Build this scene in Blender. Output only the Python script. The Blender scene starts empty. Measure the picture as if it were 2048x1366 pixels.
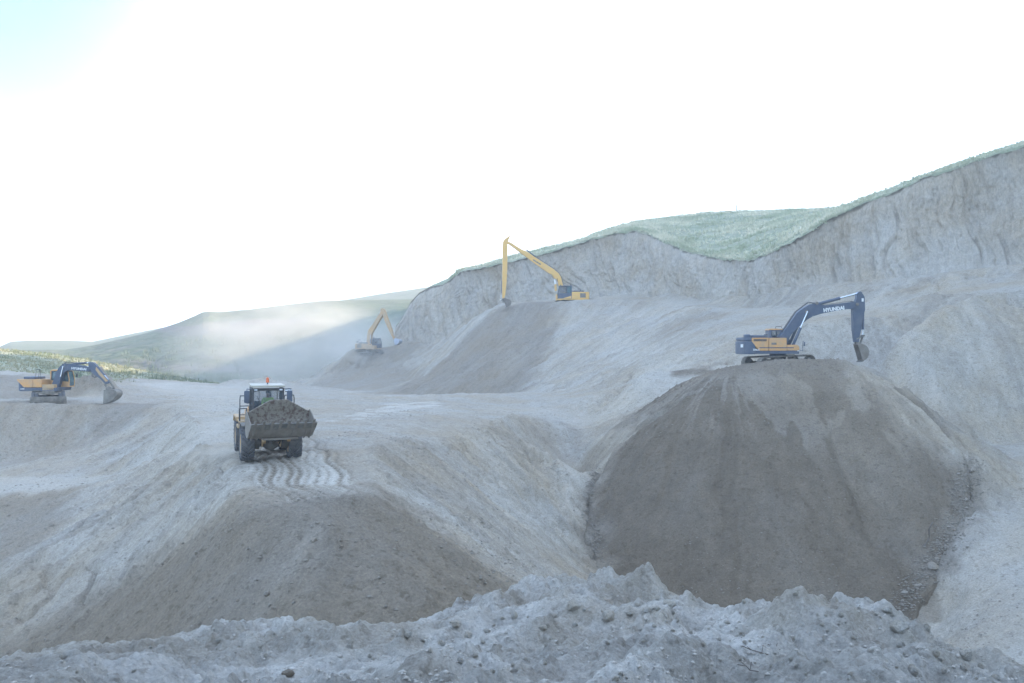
import bpy, bmesh, math, random
import numpy as np
from mathutils import Vector, Matrix, geometry

random.seed(7)
rng = np.random.default_rng(7)
SC = bpy.context.scene
COL = SC.collection
R = math.radians

# ------------------------------------------------------------------ camera
F, HC, YH = 1991.0, 5.0, 690.0          # focal length in photo pixels, eye height, horizon row
cam_d = bpy.data.cameras.new("camera")
cam_d.sensor_width = 36.0
cam_d.lens = 35.0
cam_d.clip_start = 0.1
cam_d.clip_end = 6000.0
cam = bpy.data.objects.new("camera", cam_d)
cam.location = (0, 0, HC)
cam.rotation_euler = (R(90) + math.atan((YH - 683.0) / F), 0, 0)
COL.objects.link(cam)
SC.camera = cam

# ------------------------------------------------------------------ sky and sun
SUN_AZ, SUN_EL = 73.0, 18.5             # degrees clockwise from +Y, degrees above horizon
world = bpy.data.worlds.new("World")
SC.world = world
world.use_nodes = True
wn = world.node_tree
wn.nodes.clear()
w_out = wn.nodes.new("ShaderNodeOutputWorld")
w_bg = wn.nodes.new("ShaderNodeBackground")
w_sky = wn.nodes.new("ShaderNodeTexSky")
w_sky.sky_type = 'NISHITA'
w_sky.sun_disc = False
w_sky.sun_elevation = R(SUN_EL)
w_sky.sun_rotation = R(SUN_AZ)
w_sky.air_density = 1.0
w_sky.dust_density = 1.0
w_sky.ozone_density = 2.0
w_bg.inputs['Strength'].default_value = 0.15
# thin pale veil of high cloud, open towards the upper left where blue shows
w_tc = wn.nodes.new("ShaderNodeTexCoord")
w_nz = wn.nodes.new("ShaderNodeTexNoise")
w_nz.inputs['Scale'].default_value = 1.6
w_nz.inputs['Detail'].default_value = 5.0
w_nz.inputs['Roughness'].default_value = 0.55
w_map = wn.nodes.new("ShaderNodeMapping")
w_map.inputs['Scale'].default_value = (1.0, 1.0, 2.6)
w_rmp = wn.nodes.new("ShaderNodeMapRange")
w_rmp.inputs['From Min'].default_value = 0.40
w_rmp.inputs['From Max'].default_value = 0.66
w_rmp.inputs['To Min'].default_value = 0.05
w_rmp.inputs['To Max'].default_value = 0.55
w_mix = wn.nodes.new("ShaderNodeMix")
w_mix.data_type = 'RGBA'
w_mix.inputs['B'].default_value = (7.2, 9.8, 14.2, 1)
wn.links.new(w_tc.outputs['Generated'], w_map.inputs['Vector'])
wn.links.new(w_map.outputs['Vector'], w_nz.inputs['Vector'])
wn.links.new(w_nz.outputs['Fac'], w_rmp.inputs['Value'])
w_dot = wn.nodes.new("ShaderNodeVectorMath"); w_dot.operation = 'DOT_PRODUCT'
w_dot.inputs[1].default_value = Vector((-.58, .74, .42)).normalized()
w_nrm = wn.nodes.new("ShaderNodeVectorMath"); w_nrm.operation = 'NORMALIZE'
w_gap = wn.nodes.new("ShaderNodeMapRange")
w_gap.inputs['From Min'].default_value = 0.93; w_gap.inputs['From Max'].default_value = 0.995
w_gap.inputs['To Min'].default_value = 1.0; w_gap.inputs['To Max'].default_value = 0.0
w_mul = wn.nodes.new("ShaderNodeMath"); w_mul.operation = 'MULTIPLY'
wn.links.new(w_tc.outputs['Generated'], w_nrm.inputs[0]); wn.links.new(w_nrm.outputs[0], w_dot.inputs[0])
wn.links.new(w_dot.outputs['Value'], w_gap.inputs['Value'])
wn.links.new(w_gap.outputs['Result'], w_mul.inputs[0]); wn.links.new(w_rmp.outputs['Result'], w_mul.inputs[1])
# veil thickens towards the horizon all round
w_sep = wn.nodes.new("ShaderNodeSeparateXYZ"); wn.links.new(w_nrm.outputs[0], w_sep.inputs[0])
w_hor = wn.nodes.new("ShaderNodeMapRange")
w_hor.inputs['From Min'].default_value = 0.0; w_hor.inputs['From Max'].default_value = 0.30
w_hor.inputs['To Min'].default_value = 0.75; w_hor.inputs['To Max'].default_value = 0.0
wn.links.new(w_sep.outputs['Z'], w_hor.inputs['Value'])
w_max = wn.nodes.new("ShaderNodeMath"); w_max.operation = 'MAXIMUM'
wn.links.new(w_mul.outputs[0], w_max.inputs[0]); wn.links.new(w_hor.outputs['Result'], w_max.inputs[1])
wn.links.new(w_max.outputs[0], w_mix.inputs['Factor'])
w_g2 = wn.nodes.new("ShaderNodeMapRange"); w_g2.interpolation_type = 'SMOOTHSTEP'
w_g2.inputs['From Min'].default_value = 0.976; w_g2.inputs['From Max'].default_value = 0.999
w_g2.inputs['To Min'].default_value = 0.0; w_g2.inputs['To Max'].default_value = 0.85
w_mx2 = wn.nodes.new("ShaderNodeMix"); w_mx2.data_type = 'RGBA'
w_mx2.inputs['B'].default_value = (1.0, 2.1, 3.4, 1)
w_dot2 = wn.nodes.new("ShaderNodeVectorMath"); w_dot2.operation = 'DOT_PRODUCT'
w_dot2.inputs[1].default_value = Vector((-.58, 1.0, .43)).normalized()
wn.links.new(w_nrm.outputs[0], w_dot2.inputs[0]); wn.links.new(w_dot2.outputs['Value'], w_g2.inputs['Value'])
wn.links.new(w_g2.outputs['Result'], w_mx2.inputs['Factor']); wn.links.new(w_mix.outputs['Result'], w_mx2.inputs['A'])
wn.links.new(w_mx2.outputs['Result'], w_bg.inputs['Color'])
wn.links.new(w_sky.outputs['Color'], w_mix.inputs['A'])
wn.links.new(w_bg.outputs['Background'], w_out.inputs['Surface'])

sun_d = bpy.data.lights.new("sun", 'SUN')
sun_d.energy = 5.0
sun_d.angle = R(0.5)
sun_d.color = (1.0, 0.80, 0.52)
sun = bpy.data.objects.new("sun", sun_d)
sv = Vector((math.sin(R(SUN_AZ)) * math.cos(R(SUN_EL)), math.cos(R(SUN_AZ)) * math.cos(R(SUN_EL)), math.sin(R(SUN_EL))))
sun.rotation_euler = sv.to_track_quat('Z', 'Y').to_euler()
COL.objects.link(sun)

SC.view_settings.view_transform = 'Standard'
SC.view_settings.look = 'None'
SC.view_settings.gamma = 1.0
SC.view_settings.use_curve_mapping = False
SC.view_settings.exposure = 1.36
SC.render.engine = 'CYCLES'
SC.cycles.volume_bounces = 1
SC.cycles.max_bounces = 6
SC.cycles.diffuse_bounces = 3
SC.cycles.glossy_bounces = 2
SC.cycles.transmission_bounces = 4
SC.cycles.transparent_max_bounces = 8
SC.cycles.volume_max_steps = 128
SC.cycles.volume_step_rate = 2.0

# ------------------------------------------------------------------ helpers
def P(px, py, Y):
    """point at depth Y that the photograph shows at (px, py)"""
    return ((px - 1024.0) / F * Y, Y, HC - (py - YH) / F * Y)

def link(o, parent=None):
    COL.objects.link(o)
    if parent is not None:
        o.parent = parent
    return o

def tag(o, label=None, cat=None, group=None, kind=None):
    if label: o['label'] = label
    if cat: o['category'] = cat
    if group: o['group'] = group
    if kind: o['kind'] = kind
    return o

def _hash(ix, iy, iz, seed):
    h = (ix * 374761393 + iy * 668265263 + iz * 2147483647 + seed * 1274126177) & 0xffffffff
    h = ((h ^ (h >> 13)) * 1274126177) & 0xffffffff
    h = ((h ^ (h >> 16)) * 2246822519) & 0xffffffff
    return ((h ^ (h >> 15)) & 0xffffff) / float(0xffffff)

def vnoise(x, y, z=None, seed=0):
    """value noise in [-1, 1]"""
    x = np.asarray(x, float); y = np.asarray(y, float)
    ix = np.floor(x).astype(np.int64); iy = np.floor(y).astype(np.int64)
    fx = x - ix; fy = y - iy
    fx = fx * fx * fx * (fx * (fx * 6 - 15) + 10); fy = fy * fy * fy * (fy * (fy * 6 - 15) + 10)
    def lay(iz):
        a = _hash(ix, iy, iz, seed); b = _hash(ix + 1, iy, iz, seed)
        c = _hash(ix, iy + 1, iz, seed); d = _hash(ix + 1, iy + 1, iz, seed)
        return (a + (b - a) * fx) * (1 - fy) + (c + (d - c) * fx) * fy
    if z is None:
        return lay(np.int64(0)) * 2 - 1
    z = np.asarray(z, float); iz = np.floor(z).astype(np.int64); fz = z - iz
    fz = fz * fz * (3 - 2 * fz)
    l0 = lay(iz); l1 = lay(iz + 1)
    return (l0 + (l1 - l0) * fz) * 2 - 1

def fbm(x, y, z=None, o=4, g=0.5, seed=0):
    s = 0.0; a = 1.0; f = 1.0; n = 0.0
    for k in range(o):
        # rotate each octave a little so the lattice never lines up
        c, sn = math.cos(0.6 * k + 0.3), math.sin(0.6 * k + 0.3)
        xx = (x * c - y * sn) * f; yy = (x * sn + y * c) * f
        s = s + a * vnoise(xx, yy, None if z is None else z * f, seed + k * 17)
        n += a; a *= g; f *= 2.03
    return s / n

def sstep(a, b, x):
    t = np.clip((x - a) / (b - a), 0, 1)
    return t * t * (3 - 2 * t)

def grid_mesh(name, X, Y, Z, mat, attrs=None, keep=None, kind='structure', label=None, flip=False):
    """one mesh from 2-D coordinate arrays; keep: boolean per vertex"""
    r, c = X.shape
    co = np.stack([X, Y, Z], -1).reshape(-1, 3).astype(np.float32)
    i = np.arange(r * c).reshape(r, c)
    q = np.stack([i[:-1, :-1], i[:-1, 1:], i[1:, 1:], i[1:, :-1]], -1).reshape(-1, 4)
    if flip: q = q[:, ::-1]
    if keep is not None:
        k = keep.reshape(-1)
        q = q[k[q].any(1)]
        used = np.zeros(len(co), bool); used[q.reshape(-1)] = True
        m = np.cumsum(used) - 1
        q = m[q]; co = co[used]
        if attrs: attrs = {n: a.reshape(-1)[used] for n, a in attrs.items()}
    me = bpy.data.meshes.new(name)
    me.vertices.add(len(co)); me.vertices.foreach_set('co', co.ravel())
    me.loops.add(q.size); me.loops.foreach_set('vertex_index', q.ravel().astype(np.int32))
    me.polygons.add(len(q)); me.polygons.foreach_set('loop_start', (np.arange(len(q)) * 4).astype(np.int32))
    me.polygons.foreach_set('use_smooth', np.ones(len(q), bool))
    me.update(calc_edges=True)
    for n, a in (attrs or {}).items():
        at = me.attributes.new(n, 'FLOAT', 'POINT')
        at.data.foreach_set('value', a.reshape(-1).astype(np.float32))
    me.materials.append(mat)
    o = bpy.data.objects.new(name, me)
    link(o)
    if kind: o['kind'] = kind
    if label: o['label'] = label
    return o

# ------------------------------------------------------------------ materials
def mat_new(name):
    m = bpy.data.materials.new(name); m.use_nodes = True
    nt = m.node_tree
    return m, nt, nt.nodes['Principled BSDF']

def N(nt, t, **kw):
    n = nt.nodes.new(t)
    for k, v in kw.items():
        if k in n.inputs: n.inputs[k].default_value = v
        else: setattr(n, k, v)
    return n

def mixc(nt, fac, a, b, blend='MIX'):
    n = nt.nodes.new("ShaderNodeMix"); n.data_type = 'RGBA'; n.blend_type = blend
    for s, v in (('Factor', fac), ('A', a), ('B', b)):
        if isinstance(v, bpy.types.NodeSocket): nt.links.new(v, n.inputs[s])
        elif s == 'Factor': n.inputs[s].default_value = v
        else: n.inputs[s].default_value = (*v, 1)
    return n.outputs['Result']

def rng_node(nt, src, a, b, c=0.0, d=1.0):
    n = nt.nodes.new("ShaderNodeMapRange")
    n.inputs['From Min'].default_value = a; n.inputs['From Max'].default_value = b
    n.inputs['To Min'].default_value = c; n.inputs['To Max'].default_value = d
    nt.links.new(src, n.inputs['Value'])
    return n.outputs['Result']

def noise_node(nt, vec, scale, detail=4, rough=0.55, vscale=None):
    n = nt.nodes.new("ShaderNodeTexNoise")
    n.inputs['Scale'].default_value = scale; n.inputs['Detail'].default_value = detail
    n.inputs['Roughness'].default_value = rough
    if vscale:
        mp = nt.nodes.new("ShaderNodeMapping"); mp.inputs['Scale'].default_value = vscale
        nt.links.new(vec, mp.inputs['Vector']); vec = mp.outputs['Vector']
    nt.links.new(vec, n.inputs['Vector'])
    return n.outputs['Fac']

def attr_node(nt, name):
    n = nt.nodes.new("ShaderNodeAttribute"); n.attribute_name = name
    return n.outputs['Fac']

def soil_material(name, dry=(0.40, 0.36, 0.30), pale=(0.57, 0.535, 0.47), damp=(0.150, 0.119, 0.085), fine=9.0, bump=0.06, stretch=None, spots=1.0):
    m, nt, bs = mat_new(name)
    tc = nt.nodes.new("ShaderNodeTexCoord").outputs['Object']
    big = noise_node(nt, tc, 0.16, 5, 0.6)
    mid = noise_node(nt, tc, 1.1, 6, 0.65, stretch)
    fin = noise_node(nt, tc, fine, 6, 0.78, stretch)
    streak = attr_node(nt, 'streak')
    c = mixc(nt, rng_node(nt, big, 0.38, 0.62), tuple(v * k for v, k in zip(dry, (1.04, .98, .90))), tuple(v * k for v, k in zip(dry, (1.08, 1.11, 1.16))))
    c = mixc(nt, rng_node(nt, mid, 0.42, 0.75, 0, .55), c, tuple(v * 0.72 for v in dry))
    c = mixc(nt, attr_node(nt, 'pale'), c, pale)
    dcol = mixc(nt, rng_node(nt, mid, 0.35, 0.7), damp, tuple(v * 1.28 for v in damp))
    c = mixc(nt, attr_node(nt, 'damp'), c, dcol)
    c = mixc(nt, rng_node(nt, streak, -1, 1, 0.0, 0.62), mixc(nt, 1.0, c, (1.16, 1.15, 1.13), 'MULTIPLY'), mixc(nt, 1.0, c, (0.70, 0.68, 0.66), 'MULTIPLY'))
    c = mixc(nt, rng_node(nt, fin, 0.42, 0.72, 0.0, 0.75), c, mixc(nt, 1.0, c, (0.48, 0.47, 0.46), 'MULTIPLY'))
    clod_shade = noise_node(nt, tc, fine * .33, 3, .55, (1, 1, 1.6)); spot2 = noise_node(nt, tc, fine * .8, 2, .5, (1, 1, 1.5))
    c = mixc(nt, rng_node(nt, clod_shade, .58, .66, 0, .55 * spots), c, mixc(nt, 1.0, c, (.60, .58, .55), 'MULTIPLY'))  # dark specks painted in place of the shadows of clods
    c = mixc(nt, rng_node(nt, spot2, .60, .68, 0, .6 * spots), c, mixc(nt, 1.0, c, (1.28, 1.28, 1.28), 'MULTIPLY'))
    c = mixc(nt, attr_node(nt, 'root'), c, (0.085, 0.075, 0.05))
    nt.links.new(c, bs.inputs['Base Color'])
    bs.inputs['Roughness'].default_value = 0.95
    bs.inputs['Specular IOR Level'].default_value = 0.15
    bp = nt.nodes.new("ShaderNodeBump"); bp.inputs['Strength'].default_value = 1.0; bp.inputs['Distance'].default_value = bump
    add = nt.nodes.new("ShaderNodeMath"); add.operation = 'ADD'
    m2 = nt.nodes.new("ShaderNodeMath"); m2.operation = 'MULTIPLY'; m2.inputs[1].default_value = 2.5
    nt.links.new(mid, m2.inputs[0]); nt.links.new(m2.outputs[0], add.inputs[0]); nt.links.new(fin, add.inputs[1])
    nt.links.new(add.outputs[0], bp.inputs['Height'])
    nt.links.new(bp.outputs['Normal'], bs.inputs['Normal'])
    return m

def plain(name, col, rough=0.6, metal=0.0, dirt=0.35, dirtcol=(0.34, 0.31, 0.26), scale=3.0, lo=0.38, hi=0.70):
    """painted or bare surface with patches of dust"""
    m, nt, bs = mat_new(name)
    tc = nt.nodes.new("ShaderNodeTexCoord").outputs['Object']
    n1 = noise_node(nt, tc, scale, 6, 0.65)
    c = mixc(nt, rng_node(nt, n1, lo, hi, 0.10, min(1, dirt * 1.25)), col, dirtcol)
    nt.links.new(c, bs.inputs['Base Color'])
    bs.inputs['Roughness'].default_value = rough
    bs.inputs['Metallic'].default_value = metal
    bs.inputs['Specular IOR Level'].default_value = 0.35
    return m
# ------------------------------------------------------------------ surveyed terrain (TIN of break lines)
def P3(l): return [P(*p) for p in l]
BL = []          # break lines: lists of (x, Y, z)
def bl(*pts, w=None): BL.append(P3(pts) if w is None else list(w))

HX0, HX1, HYC, HZT = 17.4, 26.3, 79.6, 3.55
def heap_raw(x, y):
    dx = np.maximum(np.maximum(HX0 - x, x - HX1), 0); dy = np.maximum(np.abs(y - HYC) - 1.2, 0)
    d = np.hypot(dx, dy)
    ang = np.arctan2(y - HYC, x - np.clip(x, HX0, HX1) + 1e-6)
    back = sstep(HYC - 1, HYC + 5, y)
    slope = 0.715 + 0.02 * vnoise(ang * 3, d * 0, seed=2)
    z = HZT - slope * (d - 1.5 * (1 - np.exp(-d / 2.2))) - .018 * np.clip(d - 6, 0, 8) ** 1.5
    z = z + .30 * sstep(19.5, 21.5, x) * (1 - sstep(25.5, 27.5, x)) * (1 - sstep(0, 3.0, d)) * (1 - sstep(79.6, 81.0, y)) - .35 * (1 - sstep(17.5, 19.8, x)) * (1 - sstep(0, 5, d))
    s = ang * 18 + np.clip(x, HX0, HX1) * .7
    w = sstep(0.5, 4, d)
    z = z + w * ((.07 + .14 * sstep(-.2, .5, vnoise(x * .13, y * .13, seed=47))) * fbm(s * .5 + .5 * vnoise(x * .25, y * .25, seed=48), d * .12, o=3, seed=21) + 0.03 * vnoise(s * 2.2, d * .3, seed=23))
    z = z + fbm(x * .9, y * .9, o=5, g=.6, seed=24) * 0.13 + (fbm(x * 5, y * 5, o=2, seed=25) ** 3) * .3
    # slip scar right of the middle
    z = z - 0.25 * sstep(.0, .5, (x - 22.2 - (y - 70) * .02) * 1.2) * (1 - sstep(2.0, 4.6, x - 22.0)) * sstep(4, 8, d) * (1 - sstep(15, 19, d))
    return z, d, s

def _foot(pts):
    out = []
    for px, py in pts:
        ys = np.linspace(54, 82, 900); xs = (px - 1024) / F * ys; zr = HC - (py - YH) / F * ys
        g = heap_raw(xs, ys)[0]; hit_ = np.where(g >= zr)[0]; k = int(hit_[0]) if len(hit_) else int(np.argmax(g - zr)); out.append((float(xs[k]), float(ys[k]), float(zr[k])))
    return out
FOOT_R = _foot([(1790,775),(1830,805),(1868,842),(1900,885),(1925,930),(1942,975),(1932,1030),(1905,1085),(1872,1140),(1850,1200),(1838,1250)])
FOOT_L = _foot([(1400,782),(1330,815),(1275,850),(1230,895),(1198,945),(1177,1000),(1172,1050),(1185,1100),(1200,1140)])
def heap_z(x, y):
    z, d, s = heap_raw(x, y)
    R_ = sorted(FOOT_R, key=lambda p: p[1]); L_ = sorted(FOOT_L, key=lambda p: p[1])
    xr = np.interp(y, [p[1] for p in R_], [p[0] for p in R_]); xl = np.interp(y, [p[1] for p in L_], [p[0] for p in L_])
    xr = xr + .5 * vnoise(y * .6, y * 0, seed=41); xl = xl + .5 * vnoise(y * .6, y * 0, seed=42)
    z = z - np.maximum(0, x - xr) * 1.6 - np.maximum(0, xl - x) * 1.6
    return z, d, s

# left bench, left rim of the road, edge of the tipped dump, right shoulder, far rim
bl((-420,806,84),(-120,806,84),(60,806,84.5),(180,808,84.5),(240,812,84.5),(300,806,85),(372,797,88))
bl((372,797,88),(384,826,74),(398,856,62),(420,890,51),(447,925,44.5),(468,950,40.5),(484,990,37.2),(522,1026,34.4),(600,1046,33.2),(700,1038,33.8),(757,985,37.2))
bl((757,985,37.2),(765,945,41.5),(738,906,46.2),(790,888,51),(850,888,58),(915,872,64),(985,848,74),(1050,830,84),(1112,812,96))
# ramp surface beside the shoulder
bl((488,955,40.6),(458,915,46.5),(425,872,58),(402,835,74),(386,800,89))
bl((490,985,38.2),(560,1004,36.6),(650,1004,36.6),(722,978,38.0),(706,950,40.8),(672,920,44.4),(646,898,48.2),(630,874,55),(690,850,64),(820,842,69),(900,826,78))
bl((560,918,44.4),(560,960,40.2))
bl((738,906,46.2),(700,882,50.5),(662,868,56.5))
# far plateau
bl((420,798,104),(620,800,102),(860,806,98),(1000,812,98))
bl((300,782,135),(450,775,165),(620,774,182),(700,777,172))
# left pit
bl((-420,930,76),(-100,930,77),(0,926,78),(75,908,79),(122,895,79.6),(165,862,81.6),(205,828,83.2),(240,812,84.5))
bl((-420,968,70),(-100,966,70),(60,955,71),(200,948,70),(300,940,65))
bl((-420,990,62),(0,988,62.5),(110,978,62),(200,962,61),(300,955,57))
bl((-420,1030,60),(0,1015,60.5),(60,1000,60.2),(120,990,60))
bl((-420,1200,50),(0,1120,51),(130,1100,47))
bl((-500,1330,41),(-100,1320,41),(0,1318,41))
bl((250,1035,47),(330,1000,46),(380,975,44),(420,958,42.5))
bl((100,1240,41.5),(200,1190,40.5),(330,1110,39.5),(430,1040,37.6))
bl((150,1290,38),(300,1265,33.5),(450,1258,30.5),(600,1252,29.3),(760,1246,29.5),(900,1226,31))
bl((980,1180,33.5),(1040,1166,36.2))
bl(w=[(-24,36,-9.5),(-14,27,-7.6),(-6,24.5,-6.8),(1,26,-7.2),(5,31,-9.0)])
bl(w=[(-40,21,-6),(-10,21,-5),(10,21,-6),(40,21,-6)])
bl(w=[(-60,22,-8),(-60,36,-9)])
# right pit floor
bl(w=[(2.2,41,-6.0),(3.2,50,-7.2),(4.4,58,-8.2)])
bl((1150,960,80),(1150,900,83),(1160,860,85))
bl(w=[(8,36,-9.8),(11,50,-10.6),(14,60,-11.0),(20,57,-11.2),(25,57.5,-10.6)])
bl(w=[(10,24,-8),(30,24,-9),(30,36,-10.2),(24,46,-10.3)])
bl(w=[(p[0] + .15, p[1], p[2] - .02) for p in FOOT_R[::-1]] + [P(1772, 755, 86)])
bl(w=[(p[0] - .15, p[1], p[2] - .02) for p in FOOT_L])
bl((1945,1300,49),(1960,1180,56),(1995,1080,61.5),(2030,1000,67),(2048,930,73),(2070,880,79))
bl((2400,1150,50),(2400,880,76))
# buttress on the right
bl((1772,755,86),(1768,742,86.6),(1785,685,87),(1812,662,88.5),(1850,640,90),(1890,612,92),(1955,582,94.5),(2048,572,96),(2300,560,94),(2700,540,88))
bl((1955,905,77.5),(1985,892,80),(2048,880,81.5),(2400,880,80))
bl((1840,700,86),(1900,690,87.5),(1960,700,87.5),(2048,690,88))
# slope up to the right bench, bench of the right excavator
bl((1112,812,96),(1180,838,92),(1240,822,90),(1330,786,88.5),(1420,764,87),(1490,744,86.5))
bl((1160,860,85),(1230,832,86),(1330,795,85),(1430,762,84),(1490,745,83.5))
bl(w=[(17,80,1.0),(22,74,-1.5),(27,80,1.0),(31,82,0.0)])
bl(w=[(10,72,-8.8),(16,66,-10.2),(24,64,-9.6),(30,72,-5.6)])
bl((1490,745,82.5),(1560,722,86),(1650,722,87),(1760,740,87))
bl((1280,765,92),(1360,764,91),(1430,752,90.5),(1490,735,91),(1570,730,93.5),(1650,730,95),(1735,736,95),(1768,744,92.5),(1785,725,94.5),(1806,700,97),(1832,672,98.5),(1860,640,99))
bl((1290,744,94.5),(1370,738,94.5),(1440,726,94.5),(1500,690,96.5),(1580,652,98.5),(1670,640,99.5),(1740,640,100),(1790,634,101.5),(1850,618,102.5))
# long spur running up to the long-reach bench
bl((1120,790,112),(1190,780,104),(1262,766,98),(1290,744,94.5))
bl((1190,772,112),(1310,715,110),(1400,690,108),(1470,668,106))
bl((1470,622,124),(1400,640,128),(1300,672,132),(1200,715,134),(1130,745,134))
bl((1470,622,124),(1370,609,148),(1262,601,160),(1150,600.5,165),(1060,604,167),(1000,613,168))
bl((1470,622,124),(1600,632,112),(1700,628,108),(1800,612,106),(1880,592,104),(2048,566,102),(2400,560,98))
bl((1500,600,136),(1550,578,130),(1600,590,124),(1660,566,121),(1720,574,118),(1780,556,115.5),(1850,560,113),(1900,542,111.5),(1960,548,110.5),(2048,525,109.5),(2500,500,93))
bl((1500,616,130),(1600,614,119),(1750,602,112.5),(1900,576,107.5),(2048,556,105.5),(2500,540,90))
bl((1000,606,178),(1100,600,178),(1180,597,173),(1250,588,170),(1300,592,166),(1350,584,160),(1400,596,153),(1460,590,143),(1500,600,136))
bl((1180,600.5,168),(1300,601,160),(1400,608,147),(1500,616,130))
bl((1000,613,168),(950,660,166),(900,710,163),(850,752,160),(800,783,156),(760,790,155))
bl((760,790,155),(850,799,147),(950,798,141),(1010,790,138),(1060,778,133),(1120,790,112))
bl((1090,640,160),(1050,700,151),(1060,765,137))
bl((960,700,158),(900,755,152))
# far excavator's pile
bl((600,778,188),(640,752,192),(680,718,197),(706,698,199),(745,696,200),(790,690,203),(830,678,204))
bl((760,790,155),(700,778,172),(640,776,183),(600,778,188))
bl((760,720,194),(800,740,186),(820,770,170))
bl((830,678,204),(860,690,196),(880,690,186),(930,650,178),(1000,606,178))
# far back and sides
bl((-700,742,120),(0,742,112),(45,748,108),(60,785,98),(56,798,92))
bl((60,800,92),(140,796,96),(220,792,101),(300,786,120),(330,782,140))
bl((45,748,108),(90,752,108),(150,756,110),(210,764,116),(262,772,126),(300,780,134))
bl((-700,740,250),(0,758,250),(300,766,240),(600,770,230),(830,766,230),(1000,764,230),(1500,764,235))
bl((0,742,150),(250,766,150),(330,774,150))
bl(w=[(-170,112,2.0),(-170,250,-2.0)]); bl(w=[(-170,256,-5),(0,256,-5),(170,256,-5)]); bl(w=[(170,90,16),(170,120,22),(150,200,10)]); bl(w=[(75,50,-4),(75,80,4),(110,92,14)])
bl(w=[(60,22,-8),(75,50,-4)]); bl(w=[(-60,36,-9),(-66,62,-5),(-75,84,0)])

def build_tin():
    vs, zs, ed = [], [], []
    idx = {}
    for line in BL:
        prev = None
        # subdivide so the triangulation stays faithful to the lines
        pts = [line[0]]
        for a, b in zip(line[:-1], line[1:]):
            d = math.hypot(a[0] - b[0], a[1] - b[1]); n = max(1, int(d / 6.0))
            for k in range(1, n + 1):
                t = k / n
                pts.append(tuple(a[j] + (b[j] - a[j]) * t for j in range(3)))
        for p in pts:
            key = (round(p[0], 2), round(p[1], 2))
            if key not in idx:
                idx[key] = len(vs); vs.append(Vector((p[0], p[1]))); zs.append(p[2])
            i = idx[key]
            if prev is not None and prev != i: ed.append((prev, i))
            prev = i
    ov, oe, of, o_v, o_e, o_f = geometry.delaunay_2d_cdt(vs, ed, [], 0, 1e-3)
    za = np.array(zs); xy = np.array([[v.x, v.y] for v in vs])
    V = []
    for v, src in zip(ov, o_v):
        if src: z = float(np.mean([zs[s] for s in src]))
        else:
            d = np.hypot(xy[:, 0] - v.x, xy[:, 1] - v.y); k = np.argsort(d)[:4]
            w = 1 / (d[k] + 1e-3); z = float((za[k] * w).sum() / w.sum())
        V.append((v.x, v.y, z))
    return np.array(V), of

RX0, RY0, RS = -170.0, 20.0, 0.25
NXr, NYr = int(340 / RS) + 1, int(235 / RS) + 1
def raster(V, T):
    Z = np.full((NYr, NXr), np.nan, np.float64)
    for t in T:
        a, b, c = V[t[0]], V[t[1]], V[t[2]]
        x0 = max(0, int((min(a[0], b[0], c[0]) - RX0) / RS)); x1 = min(NXr - 1, int((max(a[0], b[0], c[0]) - RX0) / RS) + 1)
        y0 = max(0, int((min(a[1], b[1], c[1]) - RY0) / RS)); y1 = min(NYr - 1, int((max(a[1], b[1], c[1]) - RY0) / RS) + 1)
        if x1 < x0 or y1 < y0: continue
        gx = RX0 + np.arange(x0, x1 + 1) * RS; gy = RY0 + np.arange(y0, y1 + 1) * RS
        GX, GY = np.meshgrid(gx, gy)
        d = (b[1] - c[1]) * (a[0] - c[0]) + (c[0] - b[0]) * (a[1] - c[1])
        if abs(d) < 1e-9: continue
        u = ((b[1] - c[1]) * (GX - c[0]) + (c[0] - b[0]) * (GY - c[1])) / d
        v = ((c[1] - a[1]) * (GX - c[0]) + (a[0] - c[0]) * (GY - c[1])) / d
        w = 1 - u - v
        m = (u >= -1e-6) & (v >= -1e-6) & (w >= -1e-6)
        sub = Z[y0:y1 + 1, x0:x1 + 1]
        sub[m] = (u * a[2] + v * b[2] + w * c[2])[m]
    return Z

def blur(A, n):
    for _ in range(n):
        B = np.pad(A, 1, mode='edge')
        A = (B[1:-1, 1:-1] * 4 + (B[:-2, 1:-1] + B[2:, 1:-1] + B[1:-1, :-2] + B[1:-1, 2:]) * 2 + B[:-2, :-2] + B[2:, 2:] + B[:-2, 2:] + B[2:, :-2]) / 16
    return A

GRID = (RX0, RY0, RS, NXr, NYr)
G_PIT = GRID
_V, _T = build_tin()
TZ = raster(_V, _T)
# outside the survey: carry the nearest row value on
bad = np.isnan(TZ)
if bad.any():
    fillv = np.nanmean(TZ)
    for j in range(NYr):
        r = TZ[j]; ok = np.where(~np.isnan(r))[0]
        if len(ok): TZ[j] = np.interp(np.arange(NXr), ok, r[ok])
        else: TZ[j] = fillv
TZ = blur(TZ, 6)

def bil(A, x, y, g=None):
    RX0, RY0, RS, NXr, NYr = g or GRID
    fx = np.clip((np.asarray(x, float) - RX0) / RS, 0, NXr - 1.001); fy = np.clip((np.asarray(y, float) - RY0) / RS, 0, NYr - 1.001)
    i = fx.astype(int); j = fy.astype(int); u = fx - i; v = fy - j
    return (A[j, i] * (1 - u) + A[j, i + 1] * u) * (1 - v) + (A[j + 1, i] * (1 - u) + A[j + 1, i + 1] * u) * v

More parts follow.
